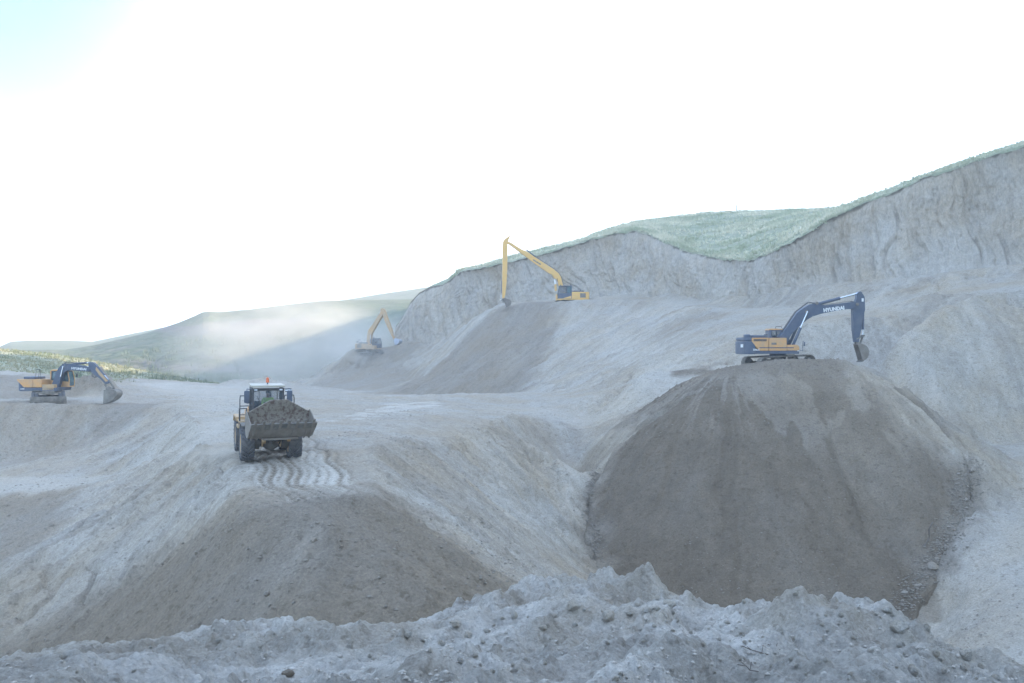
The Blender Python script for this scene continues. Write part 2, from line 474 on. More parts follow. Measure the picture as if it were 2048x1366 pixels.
# downhill streaks: noise smeared along the fall line
TZs = blur(TZ, 10)
GYr, GXr = np.gradient(TZs, RS)
SL = np.hypot(GXr, GYr)
jj, ii = np.meshgrid(np.arange(NYr), np.arange(NXr), indexing='ij')
ux, uy = GXr / (SL + 0.03), GYr / (SL + 0.03)
def lic(src, n):
    acc = src.copy(); 
    for sgn in (1, -1):
        fx, fy = ii.astype(float), jj.astype(float)
        for k in range(n):
            a = np.clip(fx, 0, NXr - 1).astype(int); b = np.clip(fy, 0, NYr - 1).astype(int)
            fx = fx + sgn * ux[b, a]; fy = fy + sgn * uy[b, a]
            a = np.clip(fx, 0, NXr - 1).astype(int); b = np.clip(fy, 0, NYr - 1).astype(int)
            acc += src[b, a]
    acc /= (2 * n + 1)
    return acc
W1 = rng.standard_normal((NYr, NXr))
ST1 = lic(W1, 16); ST1 /= ST1.std()
ST2 = lic(blur(rng.standard_normal((NYr, NXr)), 5), 34); ST2 /= ST2.std()
SLm = sstep(0.18, 0.5, SL)

def poly_mask(x, y, poly, soft):
    """soft inside-mask of a plan polygon"""
    x = np.asarray(x, float); y = np.asarray(y, float)
    inside = np.zeros(x.shape, bool); dmin = np.full(x.shape, 1e9)
    n = len(poly)
    for k in range(n):
        x0, y0 = poly[k]; x1, y1 = poly[(k + 1) % n]
        cond = ((y0 > y) != (y1 > y)) & (x < (x1 - x0) * (y - y0) / ((y1 - y0) + 1e-12) + x0)
        inside ^= cond
        dx, dy = x1 - x0, y1 - y0
        t = np.clip(((x - x0) * dx + (y - y0) * dy) / (dx * dx + dy * dy), 0, 1)
        dmin = np.minimum(dmin, np.hypot(x - x0 - t * dx, y - y0 - t * dy))
    s = np.where(inside, dmin, -dmin)
    return sstep(-soft, soft, s)

def xy(*l): return [P(*p)[:2] for p in l]
DAMP_DUMP = xy((470,985,37.8),(560,1000,36.8),(650,1000,36.8),(735,965,39.4),(775,968,38.4)) + [(-3.0,36.6),(1.2,36.0),(4,30),(2,24),(-10,21),(-24,28),(-26,41)] + xy((60,1270,42),(200,1150,41.5),(330,1075,40),(420,1020,38.6))
DAMP_FAN = xy((1125,600,168),(985,606,170),(860,738,163),(745,790,157),(900,806,143),(1060,786,130),(1100,700,152))
DAMP_PILE = xy((700,700,204),(820,690,204),(850,760,165),(760,792,154),(610,776,186))
DAMP_CUT = xy((175,806,87),(330,803,87),(300,825,82),(235,850,80),(175,880,78))
DAMP_FACE = xy((-300,800,87),(175,806,87),(175,870,79),(0,935,75),(-300,935,75))
PALE_RAMP = xy((486,905,46),(640,900,47),(700,968,39.0),(600,974,39.2),(498,972,39.3))
DAMP_PIT = xy((-300,990,62),(0,988,62),(170,985,61),(120,1040,56),(40,1110,51),(0,1160,49),(-300,1160,49))
PALE_PIT = xy((-300,958,71),(60,956,71),(230,948,68),(190,980,61.5),(0,984,62.5),(-300,986,62.5))
PALE_FLAT = xy((770,824,96),(880,815,99),(880,830,90),(700,846,70),(660,850,66))
PALE_ROAD = xy((300,770,160),(560,772,170),(500,800,100),(470,880,54),(400,880,60),(390,820,82))

def wheel_tracks(x, y):
    """sinuous ruts left on the ramp by the loader and older passes across the flat; -1 in a rut, + on its rims"""
    h = np.zeros(np.shape(x)); cmask = np.zeros(np.shape(x))
    on = sstep(33.0, 35.5, y) * (1 - sstep(52, 58, y)) * sstep(-15.5, -13.0, x) * (1 - sstep(-5.6, -5.0, x))
    for off, wd in ((-11.6, .07), (-11.25, .09), (-10.9, .10), (-10.55, .06), (-10.2, .11), (-9.85, .10), (-9.5, .07), (-9.1, .08), (-8.7, .06), (-8.2, .09), (-7.8, .07)):
        cx = off + 0.17 * np.sin(y * 1.35 + off * .5) + (44.5 - y) * 0.30 + np.maximum(0, 39.0 - y) * 0.45 
        d = np.abs(x - cx)
        g = np.exp(-(d / wd) ** 2) * (.75 + .25 * np.sin(y * 14 + off))
        h += -g + 0.35 * np.exp(-((d - 2.0 * wd) / wd) ** 2)
        cmask += g * (1.0 if wd > .085 else .45)
    # tread bars
    bars = np.sin(y * 16 + np.abs(((x * 1.7) % 1.0) - .5) * 4) * (np.abs(vnoise(x * .8, y * .3, seed=3)) > .25)
    return h * on, np.clip(cmask, 0, 1) * on, bars * on

MOUNDS = [(*P(178, 797, 98)[:2], 3.0, 1.9), (*P(212, 797, 99)[:2], 2.4, 1.3), (*P(470, 780, 168)[:2], 4.0, 1.1), (*P(522, 780, 170)[:2], 4.5, 1.3), (*P(585, 780, 170)[:2], 6.0, .9), (*P(430, 950, 42.6)[:2], 1.8, .35), (*P(610, 1034, 34.4)[:2], 2.2, .35), (*P(700, 1010, 35.8)[:2], 1.5, .3)]

def ground_z(x, y, detail=True):
    x = np.asarray(x, float); y = np.asarray(y, float)
    z = bil(TZ, x, y)
    m = bil(SLm, x, y)
    s1 = bil(ST1, x, y); s2 = bil(ST2, x, y)
    z = z + m * (0.05 * s1 + 0.085 * s2)
    z = z + fbm(x * 0.12, y * 0.12, o=3, seed=5) * (0.25 + 0.5 * m)
    far = sstep(80, 120, y)
    rough = 0.35 + 0.65 * m
    z = z + fbm(x * 0.8, y * 0.8, o=6, g=0.62, seed=11) * (0.24 + 0.18 * far) * rough
    z = z + (fbm(x * 3.2, y * 3.2, o=3, g=.6, seed=31) ** 3) * .40 * rough
    # rough broken ground at the cut scarps
    r = np.abs(fbm(x * 0.45, y * 0.45, o=4, seed=61))
    z = z - (0.22 - np.minimum(r, 0.22)) * 2.0 * m * sstep(.1, .5, vnoise(x * .06, y * .06, seed=71))
    for mx, my, mr, mh in MOUNDS:
        d = np.hypot((x - mx) / mr, (y - my) / (mr * .8)); k = d < 1.6
        if np.any(k): z = z + np.where(k, mh * np.exp(-2.2 * d * d) * (1 + .5 * fbm(x * 1.3, y * 1.3, o=3, seed=66)), 0)
    th, tc, tb = wheel_tracks(x, y)
    z = z + 0.085 * th + 0.010 * tb
    # old curved passes over the flat
    flat = (1 - m) * sstep(46, 52, y)
    z = z + flat * 0.03 * np.sin((x * 0.55 + y * 0.22 + 2.0 * vnoise(x * .05, y * .03, seed=9)) * 6.0)
    return z

# ------------------------------------------------------------------ quarry ground
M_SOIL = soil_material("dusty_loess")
def rows():
    ys = []; y = 21.0
    while y < 248:
        ys.append(y)
        y += 0.30 if y < 27 else (0.13 if y < 60 else (0.15 if y < 100 else 0.15 + (y - 100) * 0.0042))
    return np.array(ys)
_ys = rows(); _px = np.arange(-230, 2290, 3.3)
YY, PX = np.meshgrid(_ys, _px, indexing='ij')
# widen the nearest rows so the pit has ground beyond both edges of the frame
XX = (PX - 1024.0) / F * YY * (1 + 1.2 * (1 - sstep(21, 60, YY)))
ZZ = ground_z(XX, YY)
st = np.clip(bil(ST1, XX, YY) * 0.45 + bil(ST2, XX, YY) * 0.55, -2.5, 2.5) * bil(SLm, XX, YY)
_, tcm, tbm = wheel_tracks(XX, YY)
wob = fbm(XX * .35, YY * .35, o=4, seed=44) * 1.1 + np.clip(bil(ST2, XX, YY), -2, 2) * 0.5
def wmask(poly, soft, k=1.0): return poly_mask(XX + wob * k, YY + wob * k * .5, poly, soft)
damp = np.maximum.reduce([0.66 * wmask(DAMP_DUMP, 1.5, 1.3), 0.50 * wmask(DAMP_FAN, 2.0, 1.6), 0.36 * wmask(DAMP_PILE, 1.6, 1.5), 0.40 * wmask(DAMP_CUT, .7, .5), 0.30 * wmask(DAMP_FACE, 1.0, .5), 0.42 * wmask(DAMP_PIT, 1.0, 1.0)])
damp = np.clip(damp - 0.10 * np.clip(bil(ST2, XX, YY), -1, 2.2) * bil(SLm, XX, YY) * (damp > .1), 0, 1)
damp = np.maximum(damp, tcm * 0.95)
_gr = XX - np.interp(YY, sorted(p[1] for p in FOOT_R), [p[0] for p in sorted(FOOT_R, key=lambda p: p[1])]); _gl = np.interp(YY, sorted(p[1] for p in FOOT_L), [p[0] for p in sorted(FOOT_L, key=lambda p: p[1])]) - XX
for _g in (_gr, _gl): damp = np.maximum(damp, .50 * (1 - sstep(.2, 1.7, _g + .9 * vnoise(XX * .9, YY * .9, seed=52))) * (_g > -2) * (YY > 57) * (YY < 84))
DAMP_BANK = xy((-100,745,108),(60,748,107),(150,757,109),(230,768,116),(235,797,98),(60,800,91),(-100,800,91))
damp = np.maximum(damp, .42 * wmask(DAMP_BANK, 1.0, .6))
damp = np.maximum(damp, 0.8 * sstep(.05, .35, vnoise(XX * .3, YY * .5, seed=90)) * poly_mask(XX, YY, xy((1290,762,93),(1500,738,91),(1500,720,95),(1300,742,95)), 1.0))
bank = sstep(0.35, 0.9, vnoise(XX * .09, YY * .09, seed=91)) * 0.25 * bil(SLm, XX, YY)
damp = np.clip(np.maximum(damp, bank), 0, 1)
pale = np.maximum.reduce([1.0 * wmask(PALE_RAMP, .25, .3), 0.8 * wmask(PALE_FLAT, .8, .6) * sstep(-.35, .1, np.sin(YY * 2.1 + XX * .3)), 0.45 * wmask(PALE_ROAD, 2.5, 1.5), 0.5 * wmask(PALE_PIT, 1.0, 1.0)])
_th = wheel_tracks(XX, YY)[0]
pale = np.maximum(pale * (.88 + .12 * np.sign(tbm)), .5 * np.clip(_th * 2.2, 0, 1) * (1 - sstep(39.6, 40.6, YY)))
pale = np.clip(pale * (1 - tcm) + 0.25 * sstep(.2, .9, vnoise(XX * .2, YY * .1, seed=55)), 0, 1)
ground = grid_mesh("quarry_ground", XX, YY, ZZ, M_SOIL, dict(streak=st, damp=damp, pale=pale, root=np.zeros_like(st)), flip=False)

# ------------------------------------------------------------------ big cone of fresh spoil under the right excavator
hx = np.arange(1.5, 40, 0.11); hy = np.arange(56.5, 88, 0.11)
HXX, HYY = np.meshgrid(hx, hy)
HZ, HD, HS = heap_z(HXX, HYY)
g0 = ground_z(HXX, HYY)
keep = HZ > g0 - 0.12
HS = HS + 1.3 * fbm(HXX * .28, HYY * .28, o=3, seed=50) * sstep(1, 4, HD)
hdamp = 0.92 + 0.08 * sstep(-.3, .4, vnoise(HXX * .16, HYY * .16, seed=49)) * sstep(-.1, .35, fbm(HS * 1.3, HD * .09, o=3, seed=46)) * sstep(3, 7, HD) - 0.14 * sstep(.1, .7, fbm(HS * .35, HD * .10, o=4, seed=26)) * sstep(0, 3, HD)
lobes = sstep(.06, .20, fbm(HS * .75, HD * .28 + 3, o=4, seed=28)) * sstep(1.0, 2.5, HD) * (1 - sstep(6.5, 9.5, HD + 3 * vnoise(HS * .5, HD * 0, seed=29)))
scar = sstep(.0, .25, HXX - 22.4 - (HYY - 70) * .03 + .35 * vnoise(HYY * .4, HXX * 0, seed=30)) * (1 - sstep(2.2, 5.0, HXX - 22.0 + vnoise(HS, HD * .2, seed=33))) * sstep(6.5, 9, HD) * (1 - sstep(12, 16, HD + 2 * vnoise(HS * .8, HD * 0, seed=34)))
top = 1 - sstep(1.5, 5.5, HD + 1.5 * vnoise(HS * .4, HD * .2, seed=35))
edge = sstep(-5.0, -2.0, HXX - np.interp(HYY, [p[1] for p in FOOT_R[::-1]], [p[0] for p in FOOT_R[::-1]]) + vnoise(HXX * .5, HYY * .5, seed=36)) * sstep(67, 71, HYY)
hdamp = np.clip(hdamp - .24 * lobes - .16 * scar - .20 * top - 0.6 * edge, 0, 1)
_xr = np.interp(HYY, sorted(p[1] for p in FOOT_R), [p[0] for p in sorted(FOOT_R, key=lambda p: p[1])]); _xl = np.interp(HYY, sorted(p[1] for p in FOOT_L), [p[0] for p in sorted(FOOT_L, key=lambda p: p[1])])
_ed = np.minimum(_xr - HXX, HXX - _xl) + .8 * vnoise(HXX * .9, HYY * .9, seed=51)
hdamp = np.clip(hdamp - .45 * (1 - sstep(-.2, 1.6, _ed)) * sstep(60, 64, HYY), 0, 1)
hst = np.clip(fbm(HS * 1.1, HD * .16, o=4, g=.6, seed=27) * 1.1 + fbm(HXX * .9, HYY * .9, o=3, seed=39) * .8, -2, 2) * sstep(0, 3, HD)
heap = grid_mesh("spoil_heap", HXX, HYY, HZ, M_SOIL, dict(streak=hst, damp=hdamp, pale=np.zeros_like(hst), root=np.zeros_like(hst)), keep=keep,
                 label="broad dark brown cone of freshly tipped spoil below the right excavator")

def any_z(x, y):
    """top of ground or heap at world positions in the pit"""
    g = ground_z(x, y); h = heap_z(np.asarray(x, float), np.asarray(y, float))[0]
    return np.maximum(g, np.where((np.asarray(x) > 1.5) & (np.asarray(x) < 40) & (np.asarray(y) > 56.5) & (np.asarray(y) < 88), h, -99))

# ------------------------------------------------------------------ cut cliff
CT = [(792,652),(806,632),(822,604),(840,584),(858,575),(884,569),(905,556),(922,541),(960,534),(1010,523),(1060,512),(1120,497),(1180,478),(1230,466),(1272,460),(1300,467),(1330,482),(1368,498),(1410,509),(1450,516),(1500,518),(1530,507),(1575,486),(1620,460),(1665,434),(1720,408),(1800,376),(1850,352),(1900,338),(1960,316),(2048,290),(2200,235),(2400,170),(2700,90)]
CF = [(792,690,204),(830,684,203),(880,680,193),(930,650,184),(1000,615,181),(1100,604,179),(1180,602,173.5),(1300,604,164.5),(1400,612,151.5),(1500,620,134.5),(1600,622,122.5),(1750,610,115.5),(1900,588,110.5),(2048,566,108.5),(2300,560,101),(2700,580,86)]
cpx = np.concatenate([np.arange(792, 2080, 1.6), np.arange(2080, 2700, 6)])
ct_y = np.interp(cpx, [p[0] for p in CT], [p[1] for p in CT])
ct_y = ct_y + 1.6 * fbm(cpx * .06, cpx * 0 + 3, o=4, seed=80)
cf_y = np.interp(cpx, [p[0] for p in CF], [p[1] for p in CF]); cf_Y = np.interp(cpx, [p[0] for p in CF], [p[2] for p in CF])
fx = (cpx - 1024) / F * cf_Y; fz = HC - (cf_y - YH) / F * cf_Y - 1.5
# top stands back from the foot by a share of the face's height
k = (YH - ct_y) / F
lean = 0.45 + .22 * sstep(1450, 1750, cpx) + .10 * (1 - sstep(880, 980, cpx))
Yt = (cf_Y + lean * (HC - fz)) / (1 - lean * k)
tx = (cpx - 1024) / F * Yt; tz = HC + k * Yt
NV = 150
tv = np.linspace(0, 1, NV)[:, None]
prof = .55 * (1 - (1 - tv) ** 2.2) + .45 * tv    # scree at the foot, steeper above
CX = fx + (tx - fx) * prof; CY = cf_Y + (Yt - cf_Y) * prof; CZ = fz + (tz - fz) * tv
S = np.concatenate([[0], np.cumsum(np.hypot(np.diff(fx), np.diff(cf_Y)))])[None, :] + 0 * tv
Hh = CZ
env = np.sin(np.clip(tv * 1.03, 0, 1) * math.pi) ** 0.5
warp = 3.6 * fbm(S * .07, Hh * .10, o=3, seed=83) + 0.10 * Hh + .35 * Hh * vnoise(S * .03, Hh * 0, seed=93)
flute = fbm((S + warp) * 0.42, Hh * 0.05, o=3, g=.6, seed=81) * .55 + fbm((S + warp) * 1.7, Hh * 0.13, o=3, g=.6, seed=82) * .36
bulk = fbm(S * .09, Hh * .07, o=3, seed=84) * 2.1
rid = np.abs(fbm(S * .30 + warp * .3, Hh * .10, o=4, seed=85))
D = (flute + bulk - (0.2 - np.minimum(rid, .2)) * 2.6 + fbm(S * 2.2, Hh * 1.8, o=4, seed=86) * .30) * env
nxn = np.gradient(cf_Y) / np.hypot(np.gradient(fx), np.gradient(cf_Y)); nyn = -np.gradient(fx) / np.hypot(np.gradient(fx), np.gradient(cf_Y))
kk = np.ones(41) / 41
nxn = np.convolve(np.pad(nxn, 20, mode='edge'), kk, 'valid'); nyn = np.convolve(np.pad(nyn, 20, mode='edge'), kk, 'valid')
CX = CX + D * nxn; CY = CY + D * nyn
root = sstep(-.55, -.20, CZ - tz + .25 * vnoise(S * 1.5, Hh * 0, seed=87)) * 0.7
cst = np.clip(flute * 1.2 + .7 * fbm((S + warp) * 3.5, Hh * .2, o=2, seed=88), -2, 2)
cdark = 0.12 * sstep(.0, .5, fbm(S * .07, Hh * .1, o=3, seed=89)) + 0.35 * np.exp(-((cpx[None, :] - 990) / 60) ** 2) * (1 - tv)  # blotchy tone, darkest low on the face near its left end
cpale = 0.35 * sstep(0.1, .6, fbm(S * .12, Hh * .25, o=3, seed=92))
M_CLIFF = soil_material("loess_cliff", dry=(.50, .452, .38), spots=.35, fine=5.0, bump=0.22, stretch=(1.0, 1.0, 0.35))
cliff = grid_mesh("cut_cliff", CX, CY, CZ, M_CLIFF, dict(streak=cst, damp=cdark + 0 * CX, pale=cpale, root=root))

# ------------------------------------------------------------------ grassy hill above the cliff
HC_ = [(792,650),(858,573.5),(905,554),(925,538),(1000,522.5),(1100,497),(1180,474.5),(1240,455),(1300,442),(1360,432),(1410,426),(1460,423),(1520,421),(1600,420.5),(1640,420.5),(1665,423),(1720,403.5),(1800,371.5),(1900,333.5),(1960,311),(2048,285),(2200,226),(2400,158),(2700,76)]
HD_ = [(792,6),(905,14),(1000,22),(1100,30),(1240,45),(1360,60),(1460,66),(1600,70),(1665,60),(1720,9),(1800,8),(2048,8),(2700,16)]
gy = np.interp(cpx, [p[0] for p in HC_], [p[1] for p in HC_]); gd = np.interp(cpx, [p[0] for p in HD_], [p[1] for p in HD_])
sh = cpx
topz, topY, topx = CZ[-1], CY[-1], CX[-1]
cY = topY + gd; cz = HC + (YH - gy) / F * cY
NG = 90
t1 = np.linspace(0, 1, NG)[:, None]
GXX = topx + ((sh - 1024) / F * cY - topx) * t1
GYY = topY + (cY - topY) * t1
u = t1
GZZ = topz + (cz - topz) * (u * 0.75 + 0.25 * np.sin(u * math.pi / 2))
rise = np.minimum(1, 4 * u)
GZZ = GZZ + (fbm(GXX * .09, GYY * .09, o=3, seed=101) * .8 * np.sin(u * math.pi) + fbm(GXX * .7, GYY * .7, o=3, seed=102) * .14) * rise
# sod lip hanging over the cut
lk = .18 * sstep(860, 960, cpx) + .0
lipx = topx + nxn * lk; lipy = topY + nyn * lk
lip = np.stack([lipx, lipy, topz - .06 - .22 * sstep(860, 960, cpx) + .14 * vnoise(S[0] * 1.3, S[0] * 0, seed=104)])
t2 = np.linspace(0, 1, 40)[1:, None]
off = np.interp(cpx, [792, 1000, 1665, 1800, 2700], [180, 150, 90, 90, 120])
BXX = GXX[-1] + 0 * t2 + (GXX[-1] / cY) * off * t2; W_ = sstep(1050, 1350, cpx); off = off + 260 * W_ * (1 - sstep(2048, 2300, cpx)); BXX = GXX[-1] + (GXX[-1] / cY) * off * t2; BYY = cY + off * t2
BZZ = cz + .06 * off * np.sin(t2 * math.pi * .5) * 0 + W_ * (cz - HC) / cY * off * t2 * .93 - (1 - W_) * (t2 ** 1.5) * off * .22 + (1 - np.exp(-t2 * 6)) * (.0)  # unseen back slope, raised close under the sight line to shade the far hill
# to the right the hill keeps climbing behind the frame edge
grow = sstep(2100, 2500, cpx)
BZZ = BZZ + grow * off * t2 * .3
GX2 = np.vstack([lip[0][None], GXX, BXX]); GY2 = np.vstack([lip[1][None], GYY, BYY]); GZ2 = np.vstack([lip[2][None], GZZ, BZZ])

def grass_material(name, g1, g2, straw, soilc=(0.30, .26, .19), scale=.5, streaky=True):
    m, nt, bs = mat_new(name)
    tc = nt.nodes.new("ShaderNodeTexCoord").outputs['Object']
    a = noise_node(nt, tc, scale * .18, 5, .6); b = noise_node(nt, tc, scale, 6, .7, (1, 1, .5)); c3 = noise_node(nt, tc, scale * 7, 4, .7)
    c = mixc(nt, rng_node(nt, a, .35, .65), g1, g2)
    c = mixc(nt, rng_node(nt, b, .42, .7), c, straw)
    c = mixc(nt, rng_node(nt, c3, .35, .75, 0, .5), c, tuple(v * .5 for v in g1))
    c = mixc(nt, attr_node(nt, 'bare'), c, soilc)
    c = mixc(nt, attr_node(nt, 'shrub'), c, (0.045, .06, .035))
    nt.links.new(c, bs.inputs['Base Color'])
    bs.inputs['Roughness'].default_value = .95; bs.inputs['Specular IOR Level'].default_value = .1
    bp = nt.nodes.new("ShaderNodeBump"); bp.inputs['Distance'].default_value = .35; bp.inputs['Strength'].default_value = .9
    nt.links.new(c3, bp.inputs['Height']); nt.links.new(bp.outputs['Normal'], bs.inputs['Normal'])
    return m
M_GRASS = grass_material("hill_grass", (.31, .345, .225), (.41, .425, .29), (.62, .565, .43))
M_FARG = grass_material("far_grass", (.085, .125, .07), (.13, .16, .09), (.21, .20, .13), soilc=(.19, .16, .15), scale=.12)
zz = np.zeros_like(GX2)
hill = grid_mesh("grassy_hill", GX2, GY2, GZ2, M_GRASS, dict(bare=zz, shrub=zz))

# the hill carried on unseen past the right frame edge, shaped to shade the pit
ex, ey = np.meshgrid(np.arange(40, 420, 3.0), np.arange(-160, 420, 3.0))
er = ex / np.maximum(ey, 1.0)
ez = 88 * sstep(52, 128, ex) + 25 * sstep(150, 400, ex) + fbm(ex * .02, ey * .02, o=3, seed=120) * 6 - 10
ez = -13 + (ez + 13) * sstep(.56, .74, np.where(ey > 1, er, 9))
keep_e = np.where(ey > 1, er, 9) > .56
east = grid_mesh("shade_hillside", ex, ey, ez, M_GRASS, dict(bare=np.zeros_like(ex), shrub=np.zeros_like(ex)), keep=keep_e)
# ------------------------------------------------------------------ far hills
def hill_loft(name, base, crest, depth_extra, mat, rows_=110, back=0.35, terr=0.0, seed=200, step=3.0, bare=None, shrub=None, bulge=.12):
    px = np.arange(crest[0][0], crest[-1][0] + .1, step)
    f = lambda L, i: np.interp(px, [p[0] for p in L], [p[i] for p in L])
    by, bY, cy, cYY = f(base, 1), f(base, 2), f(crest, 1), f(crest, 2)
    bx = (px - 1024) / F * bY; bz = HC - (by - YH) / F * bY
    cx = (px - 1024) / F * cYY; czz = HC - (cy - YH) / F * cYY
    t = np.linspace(0, 1, rows_)[:, None]
    X = bx + (cx - bx) * t; Y = bY + (cYY - bY) * t
    Z = bz + (czz - bz) * (t + bulge * np.sin(t * math.pi))
    hgt = np.maximum(czz - bz, 2)
    w = np.minimum(1, 4 * t) * np.minimum(1, 6 * (1 - t) + .12)
    Z = Z + fbm(X * .02, Y * .02, o=4, seed=seed) * hgt * .10 * w + fbm(X * .15, Y * .15, o=3, seed=seed + 1) * .5 * w
    if terr:
        ph = (Z + fbm(X * .03, Y * .03, o=3, seed=seed + 2) * 3) * .9
        Z = Z + terr * np.sin(ph * 2 * math.pi) * w
        # gullies running down the slope
        Z = Z - np.maximum(0, .25 - np.abs(fbm(X * .028 + Y * .004, Z * .01, o=3, seed=seed + 3))) * 5.0 * w
    t3 = np.linspace(0, 1, 20)[1:, None]
    d = depth_extra
    X3 = cx * (1 + t3 * d / cYY); Y3 = cYY + d * t3; Z3 = czz - back * d * t3 ** 1.4
    X = np.vstack([X, X3]); Y = np.vstack([Y, Y3]); Z = np.vstack([Z, Z3])
    b_ = bare(X, Y, Z, t) if bare else np.zeros_like(X)
    s_ = shrub(X, Y, Z, t) if shrub else np.zeros_like(X)
    return grid_mesh(name, X, Y, Z, mat, dict(bare=b_, shrub=s_))

def bare_mid(X, Y, Z, t):
    px = 1024 + X / Y * F
    b_ = sstep(-.1, .5, fbm(X * .02, Z * .35, o=4, seed=301)) * .75
    b_ *= sstep(150, 330, px) * (1 - .8 * sstep(480, 700, px)) 
    b_ *= (1 - .75 * sstep(13, 20, Z + 3 * vnoise(X * .03, Y * .03, seed=306)))
    return np.clip(b_ + .35 * sstep(.3, .6, fbm(X * .05, Y * .05, o=3, seed=302)), 0, 1)
def shrub_mid(X, Y, Z, t):
    return .7 * sstep(.05, .3, fbm(X * .25, Y * .25, o=3, seed=303)) * (1 - sstep(-1, 9, Z + 4 * vnoise(X * .04, Y * .04, seed=304)))
MIDB = [(-500,765,262),(0,770,258),(300,772,252),(620,772,250),(900,772,250)]
MIDC = [(-500,705,430),(0,700,430),(130,699,430),(190,690,430),(250,676,430),(300,664,430),(360,644,430),(385,633,428),(405,623.5,425),(418,622.5,425),(440,624,430),(500,619,438),(560,611,446),(640,602,455),(705,600,460),(800,598,465),(900,596,470)]
mid_hill = hill_loft("scarred_hill", MIDB, MIDC, 200, M_FARG, rows_=170, terr=.16, seed=210, step=2.5, bare=bare_mid, shrub=shrub_mid)
FARB = [(-500,705,560),(0,705,560),(400,705,560),(900,660,560)]
FARC = [(-500,690,760),(-40,700,760),(0,693,760),(22,683,755),(60,681,760),(140,681,760),(185,683,760),(260,668,780),(400,640,800),(640,606,800),(700,598,800),(760,588,800),(810,581,800),(860,574,800),(1000,560,800)]
far_hill = hill_loft("far_ridge", FARB, FARC, 300, M_FARG, rows_=60, seed=240, step=4)
def shrub_near(X, Y, Z, t):
    return .8 * sstep(.1, .35, fbm(X * .5, Y * .35, o=3, seed=305)) * sstep(150, 330, 1024 + X / Y * F)
NEARB = [(-600,830,112),(-100,806,112),(0,796,114),(100,800,120),(200,800,132),(320,798,150),(440,792,172)]
NEARC = [(-600,660,170),(-100,692,170),(0,697,172),(50,702,174),(100,707,176),(160,716,180),(220,728,186),(300,744,194),(380,760,205),(440,768,212)]
near_hill = hill_loft("grassy_rise", NEARB, NEARC, 60, M_GRASS, rows_=90, seed=260, step=3, shrub=shrub_near, back=.12)

# ground sheet out to the horizon
pl = bpy.data.meshes.new("far_ground")
pl.from_pydata([(-1400, -300, -12.5), (1400, -300, -12.5), (1400, 1500, -12.5), (-1400, 1500, -12.5)], [], [(0, 1, 2, 3)])
pl.materials.append(M_FARG)
fg = link(bpy.data.objects.new("far_ground", pl)); fg['kind'] = 'structure'

# ------------------------------------------------------------------ foreground spoil bank
BL.clear()
bl((-400,1330,10.6),(-100,1332,10.8),(0,1328,11),(60,1322,11),(120,1305,11.2),(210,1290,11.3),(300,1282,11.6),(380,1262,12),(440,1248,12.2),(500,1246,12.2),(560,1256,12.2),(610,1262,12.4),(640,1250,12.4),(690,1240,12.5),(730,1246,12.5),(790,1240,12.8),(850,1226,13),(900,1212,13.4),(950,1196,13.8),(990,1176,14.2),(1040,1154,14.8),(1090,1130,15.3),(1130,1122,15.6),(1170,1128,15.6),(1220,1120,15.6),(1290,1132,15),(1340,1150,14.5),(1400,1182,13.8),(1450,1202,13.2),(1500,1208,12.9),(1545,1185,12.7),(1585,1172,12.6),(1620,1178,12.5),(1680,1212,12),(1730,1206,11.8),(1775,1206,11.6),(1840,1228,11.2),(1890,1272,10.8),(1950,1300,10.5),(2048,1350,10.1),(2300,1420,9.6))
bl((1235,1258,10.6),(1150,1290,9.4),(1060,1330,8.2),(980,1366,7.2),(900,1420,6.0))
bl((1300,1262,10.9),(1420,1240,11.4),(1480,1262,11.0),(1490,1310,9.4),(1500,1366,7.8),(1510,1450,6.0))
bl((880,1240,12.0),(860,1290,10.6),(820,1340,9.0),(790,1400,7.4))
bl((1000,1260,11.6),(930,1300,10.2),(880,1366,8.0))
bl((1120,1200,12.6),(1250,1210,12.2),(1330,1235,11.8))
bl((0,1366,9.3),(200,1330,9.6),(400,1310,9.9),(560,1310,10.2),(640,1330,9.6),(700,1310,10.0))
bl((300,1366,8.2),(500,1370,8.2),(660,1366,8.4))
bl((1600,1230,10.8),(1640,1290,9.4),(1700,1350,8.2))
bl((1800,1290,9.8),(1900,1350,8.8))
bl(w=[(-8,1,3.3),(0,1,3.3),(8,1,3.2)]); bl(w=[(-7,4.4,3.0),(-2,4.2,3.3),(2,4.4,3.3),(7,4.6,3.0)])
for sh_ in (2.2, 6.0, 14.0):
    base = [P(p[0], p[1], p[2]) for p in [(-400,1330,10.6),(0,1328,11),(300,1282,11.6),(500,1246,12.2),(700,1240,12.5),(900,1212,13.4),(1040,1154,14.8),(1130,1122,15.6),(1220,1120,15.6),(1400,1182,13.8),(1500,1208,12.9),(1585,1172,12.6),(1775,1206,11.6),(2048,1350,10.1),(2300,1420,9.6)]]
    BL.append([(p[0] * (p[1] + sh_) / p[1], p[1] + sh_, p[2] - sh_ * .66) for p in base])
_V, _T = build_tin()
RX0, RY0, RS = -14.0, 1.0, 0.06
NXr, NYr = int(28 / RS) + 1, int(30 / RS) + 1
G_BANK = (RX0, RY0, RS, NXr, NYr)
BZr = raster(_V, _T)
for j in range(NYr):
    r = BZr[j]; ok = np.where(~np.isnan(r))[0]
    BZr[j] = np.interp(np.arange(NXr), ok, r[ok]) if len(ok) else BZr[j - 1]
BZr = blur(BZr, 4)
